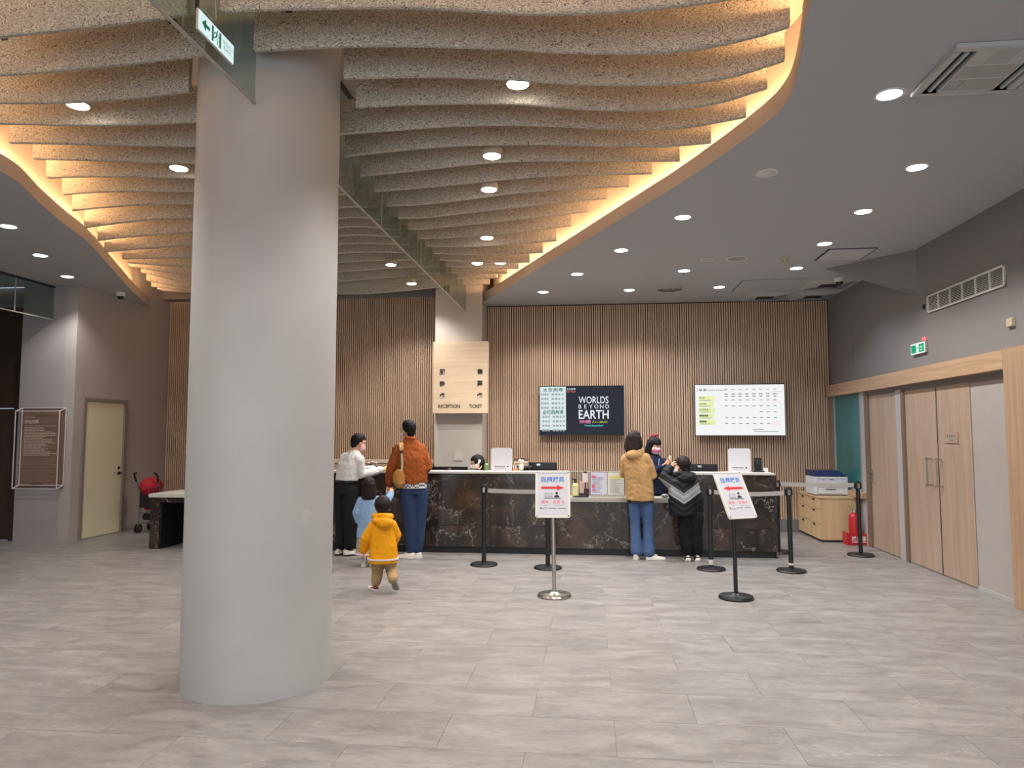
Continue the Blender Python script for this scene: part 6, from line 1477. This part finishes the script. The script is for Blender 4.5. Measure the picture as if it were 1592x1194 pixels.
b, H = body_skin(p, J, 0.76, True, [hL, hR]); face_parts(p, b, H, 1.03, False, WHITE_MASK); hair_cap(p, H, 1.03, HAIRB, 'short', 19)
mpf, nt, bb = nodes_of('puffer_black_grey'); tc = N(nt, 'ShaderNodeTexCoord'); sx = N(nt, 'ShaderNodeSeparateXYZ'); nt.links.new(tc.outputs['Object'], sx.inputs[0])
ax = N(nt, 'ShaderNodeMath', operation='ADD'); ax.inputs[1].default_value = 0.11; nt.links.new(sx.outputs['X'], ax.inputs[0])
ab = N(nt, 'ShaderNodeMath', operation='ABSOLUTE'); nt.links.new(ax.outputs[0], ab.inputs[0])
ml = N(nt, 'ShaderNodeMath', operation='MULTIPLY_ADD'); ml.inputs[1].default_value = -0.66; nt.links.new(ab.outputs[0], ml.inputs[0]); nt.links.new(sx.outputs['Z'], ml.inputs[2])
mr = N(nt, 'ShaderNodeMapRange'); mr.inputs['From Min'].default_value = 0.55; mr.inputs['From Max'].default_value = 1.05; nt.links.new(ml.outputs[0], mr.inputs['Value'])
rp = ramp(nt, [(0.0, '16191f'), (0.348, '16191f'), (0.352, '8e9196'), (0.62, '8e9196'), (0.625, '151a1c')]); rp.color_ramp.interpolation = 'CONSTANT'
nt.links.new(mr.outputs[0], rp.inputs['Fac']); nt.links.new(rp.outputs['Color'], bb.inputs['Base Color']); bb.inputs['Roughness'].default_value = 0.65; bb.inputs['Specular IOR Level'].default_value = 0.25
def q(co):
    z = co.z-0.66*abs(co.x+0.11); return 0.007*abs(sin(z*pi/0.075))-0.003
def coll(mb):
    mb.tube([V((-0.10+0.09*cos(a), 0.08*sin(a), 1.085-0.015*sin(a))) for a in [2*pi*i/12 for i in range(13)]], 0.036, 8, False)
    mb.ell((-0.06, -0.085, 1.045), (0.12, 0.06, 0.065)); mb.ell((-0.02, -0.06, 1.075), (0.075, 0.055, 0.05))
jacket(p, J, 0.76, [(-0.11, 0, 0.575, 0.160, 0.13), (-0.11, 0, 0.60, 0.172, 0.14), (-0.115, 0, 0.76, 0.172, 0.14), (-0.115, 0, 0.90, 0.166, 0.135), (-0.11, 0, 1.0, 0.158, 0.115), (-0.10, 0, 1.07, 0.085, 0.075)],
       [0.080, 0.076, 0.072, 0.068, 0.052], mpf, 'puffer_jacket', 20, 0.004, collar=coll, quilt=q, smooth=3)
trousers(p, J, 0.76, cloth('black_joggers', '17171e'), [0.092, 0.088, 0.083, 0.080, 0.062], seed=21, folds=0.009)
for hx in (-0.06, 0.06):
    s_ = shoe(p, (hx, -0.035), (0.05, 1), 0.215, BSHOE, WSOLE, w=0.042)
    part('heel_cap', MB().ell((hx, -0.05, 0.03), (0.034, 0.022, 0.024)), WSOLE, s_, smooth=True)
    part('heel_tab', MB().ell((hx, -0.052, 0.07), (0.022, 0.014, 0.010)), WSOLE, s_, smooth=True)

# --- clerk behind the counter
p = person('ticket clerk with long dark hair and a white and pink mask behind the low counter', 1.02, 10.40)
yw = R(192)
J = dict(head=(-0.115, 0.0, 1.435), hrot=(R(222), R(-12), 0), hs=1.0, neck=(-0.12, 0.01, 1.31), yaw=R(205), hip=(-0.10, 0.06, 0.82),
         shL=(0.02, 0.03, 1.20), shR=(-0.24, 0.03, 1.20), elL=(0.10, -0.06, 1.02), wrL=(0.015, -0.20, 1.165), elR=(-0.20, -0.10, 1.02), wrR=(-0.03, -0.19, 1.15),
         hipL=(0.0, 0.06, 0.80), hipR=(-0.2, 0.06, 0.80), knL=(0.0, 0.05, 0.44), knR=(-0.2, 0.05, 0.44), anL=(0.0, 0.06, 0.07), anR=(-0.2, 0.06, 0.07), toeL=(0.1, -1), toeR=(-0.1, -1))
hL = hand_mesh(J['wrL'], (0.35, -0.2, 0.6), (-0.6, -0.5, 0.2), 0.92, 0.55, -1); hR = hand_mesh(J['wrR'], (0.75, -0.2, 0.5), (0.2, 0.2, 0.8), 0.92, 0.5, 1)
b, H = body_skin(p, J, 0.92, True, [hL, hR])
mm, nt, bb = nodes_of('white_pink_mask'); tc = N(nt, 'ShaderNodeTexCoord'); sx = N(nt, 'ShaderNodeSeparateXYZ'); nt.links.new(tc.outputs['Object'], sx.inputs[0])
mr = N(nt, 'ShaderNodeMapRange'); mr.inputs['From Min'].default_value = 1.335; mr.inputs['From Max'].default_value = 1.43; nt.links.new(sx.outputs['Z'], mr.inputs['Value'])
rp = ramp(nt, [(0.0, 'd9d6d8'), (0.15, 'c0608a'), (0.5, 'c0608a'), (0.55, 'dcdcde')]); nt.links.new(mr.outputs[0], rp.inputs['Fac']); nt.links.new(rp.outputs['Color'], bb.inputs['Base Color']); bb.inputs['Roughness'].default_value = 0.8
face_parts(p, b, H, 1.0, False, mm); hair_cap(p, H, 1.02, HAIR, 'bangs', 23, length=0.30)
NAVY = cloth('navy_uniform', '232a44', 0.8, var=0.1)
jacket(p, J, 0.92, [(-0.10, 0.06, 0.76, 0.17, 0.13), (-0.105, 0.05, 0.95, 0.165, 0.125), (-0.11, 0.03, 1.12, 0.165, 0.12), (-0.115, 0.02, 1.22, 0.15, 0.10), (-0.118, 0.015, 1.285, 0.09, 0.075), (-0.12, 0.01, 1.32, 0.06, 0.056)],
       [0.072, 0.066, 0.062, 0.056, 0.044], NAVY, 'uniform_jacket', 24, 0.008)
trousers(p, J, 0.92, cloth('black_trousers', '1b1b1f'), [0.092, 0.08, 0.066, 0.058, 0.055], seed=25)
part('hair_bow', MB().ell((-0.145, 0.0, 1.575), (0.028, 0.016, 0.018)).ell((-0.085, 0.0, 1.585), (0.03, 0.016, 0.02)).ell((-0.115, 0.0, 1.572), (0.012, 0.014, 0.012)), plain('red_ribbon', 'a32c3a', 0.7), p, smooth=True)
part('lanyard', MB().tube([(-0.055, -0.075, 1.25), (-0.075, -0.115, 1.10), (-0.09, -0.12, 1.03)], 0.006, 6), plain('pale_blue_lanyard', '8fa2d0', 0.6), p)
shoe(p, (0.0, 0.10), (0.1, -1), 0.24, BSHOE, BSHOE); shoe(p, (-0.2, 0.10), (-0.1, -1), 0.24, BSHOE, BSHOE)
tk = thing('ticket_slip', 'small white slip held up in the hands of the ticket clerk', 'paper', (1.095, 10.165, 1.262))
part('slip', MB().box(-0.012, 0.012, -0.0015, 0.0015, -0.03, 0.042), PAPER, tk)
part('stub', MB().box(-0.012, 0.012, -0.002, 0.002, -0.05, -0.03), plain('grey_stub', 'b5b2b0', 0.6), tk)

# --- seated clerk telephoning
p = person('seated clerk with dark hair and white mask holding a phone behind the counter', -1.63, 10.60)
J = dict(head=(-0.03, 0.0, 1.165), hrot=(R(97), R(-8), 0), hs=1.0, neck=(-0.01, 0.0, 1.035), yaw=R(95), hip=(0.02, 0.0, 0.52),
         shL=(-0.01, -0.16, 0.965), shR=(-0.01, 0.16, 0.965), elL=(-0.10, -0.19, 0.82), wrL=(-0.01, -0.15, 1.06), elR=(-0.06, 0.20, 0.76), wrR=(-0.24, 0.12, 0.78),
         hipL=(0.0, -0.09, 0.51), hipR=(0.0, 0.09, 0.51), knL=(-0.36, -0.10, 0.50), knR=(-0.36, 0.10, 0.50), anL=(-0.38, -0.10, 0.08), anR=(-0.38, 0.10, 0.08), toeL=(-1, 0), toeR=(-1, 0))
hL = hand_mesh(J['wrL'], (0.0, 0.25, 1), (0, 1, 0), 0.9, 0.6, 1); hR = hand_mesh(J['wrR'], (-1, 0, 0), (0, 0, -1), 0.9, 0.3, 1)
b, H = body_skin(p, J, 0.92, True, [hL, hR]); face_parts(p, b, H, 1.0, False, WHITE_MASK); hair_cap(p, H, 1.02, HAIR, 'bob', 27, length=0.17)
jacket(p, J, 0.92, [(0.02, 0, 0.48, 0.17, 0.13), (0.01, 0, 0.66, 0.165, 0.125), (0.0, 0, 0.85, 0.165, 0.12), (-0.005, 0, 0.95, 0.15, 0.10), (-0.01, 0, 1.01, 0.09, 0.075), (-0.01, 0, 1.045, 0.06, 0.056)],
       [0.072, 0.066, 0.062, 0.056, 0.044], NAVY, 'uniform_jacket', 28, 0.008)
trousers(p, J, 0.92, cloth('black_trousers', '1b1b1f'), [0.092, 0.085, 0.07, 0.06, 0.055], seed=29)
shoe(p, (-0.34, -0.10), (-1, 0), 0.24, BSHOE, BSHOE); shoe(p, (-0.34, 0.10), (-1, 0), 0.24, BSHOE, BSHOE)
tk = thing('telephone_handset', 'white telephone handset at the ear of the seated clerk', 'phone', (-1.625, 10.475, 1.15))
part('handset', MB().tube([(-0.035, 0, -0.075), (-0.012, -0.012, -0.02), (0.012, -0.012, 0.035), (0.02, 0.0, 0.055)], [0.018, 0.013, 0.013, 0.019], 10), WHITE, tk, smooth=True)
part('earpiece', MB().ell((0.018, 0.008, 0.06), (0.02, 0.014, 0.02)), LABELW, tk, smooth=True)
ch = thing('office_chair', 'dark office stool under the seated clerk behind the counter', 'chair', (-1.625, 10.60, 0))
part('seat', MB().lathe([(0.18, 0.375), (0.21, 0.39), (0.21, 0.42), (0.18, 0.435)], (0,0,0), 24), BLACK, ch, smooth=True)
part('post', MB().cyl((0, 0, 0.06), 0.025, 0.32, 12), STEEL, ch)
for i in range(5):
    a = 2*pi*i/5; l_ = part('leg', MB().bar((0, 0, 0.07), (0.24*cos(a), 0.24*sin(a), 0.055), 0.035, 0.03), BLACK, ch)
    part('caster', MB().ell((0.24*cos(a), 0.24*sin(a), 0.028), (0.026, 0.026, 0.028)), BLACKP, l_, smooth=True)
bpy.data.objects.remove(FO)
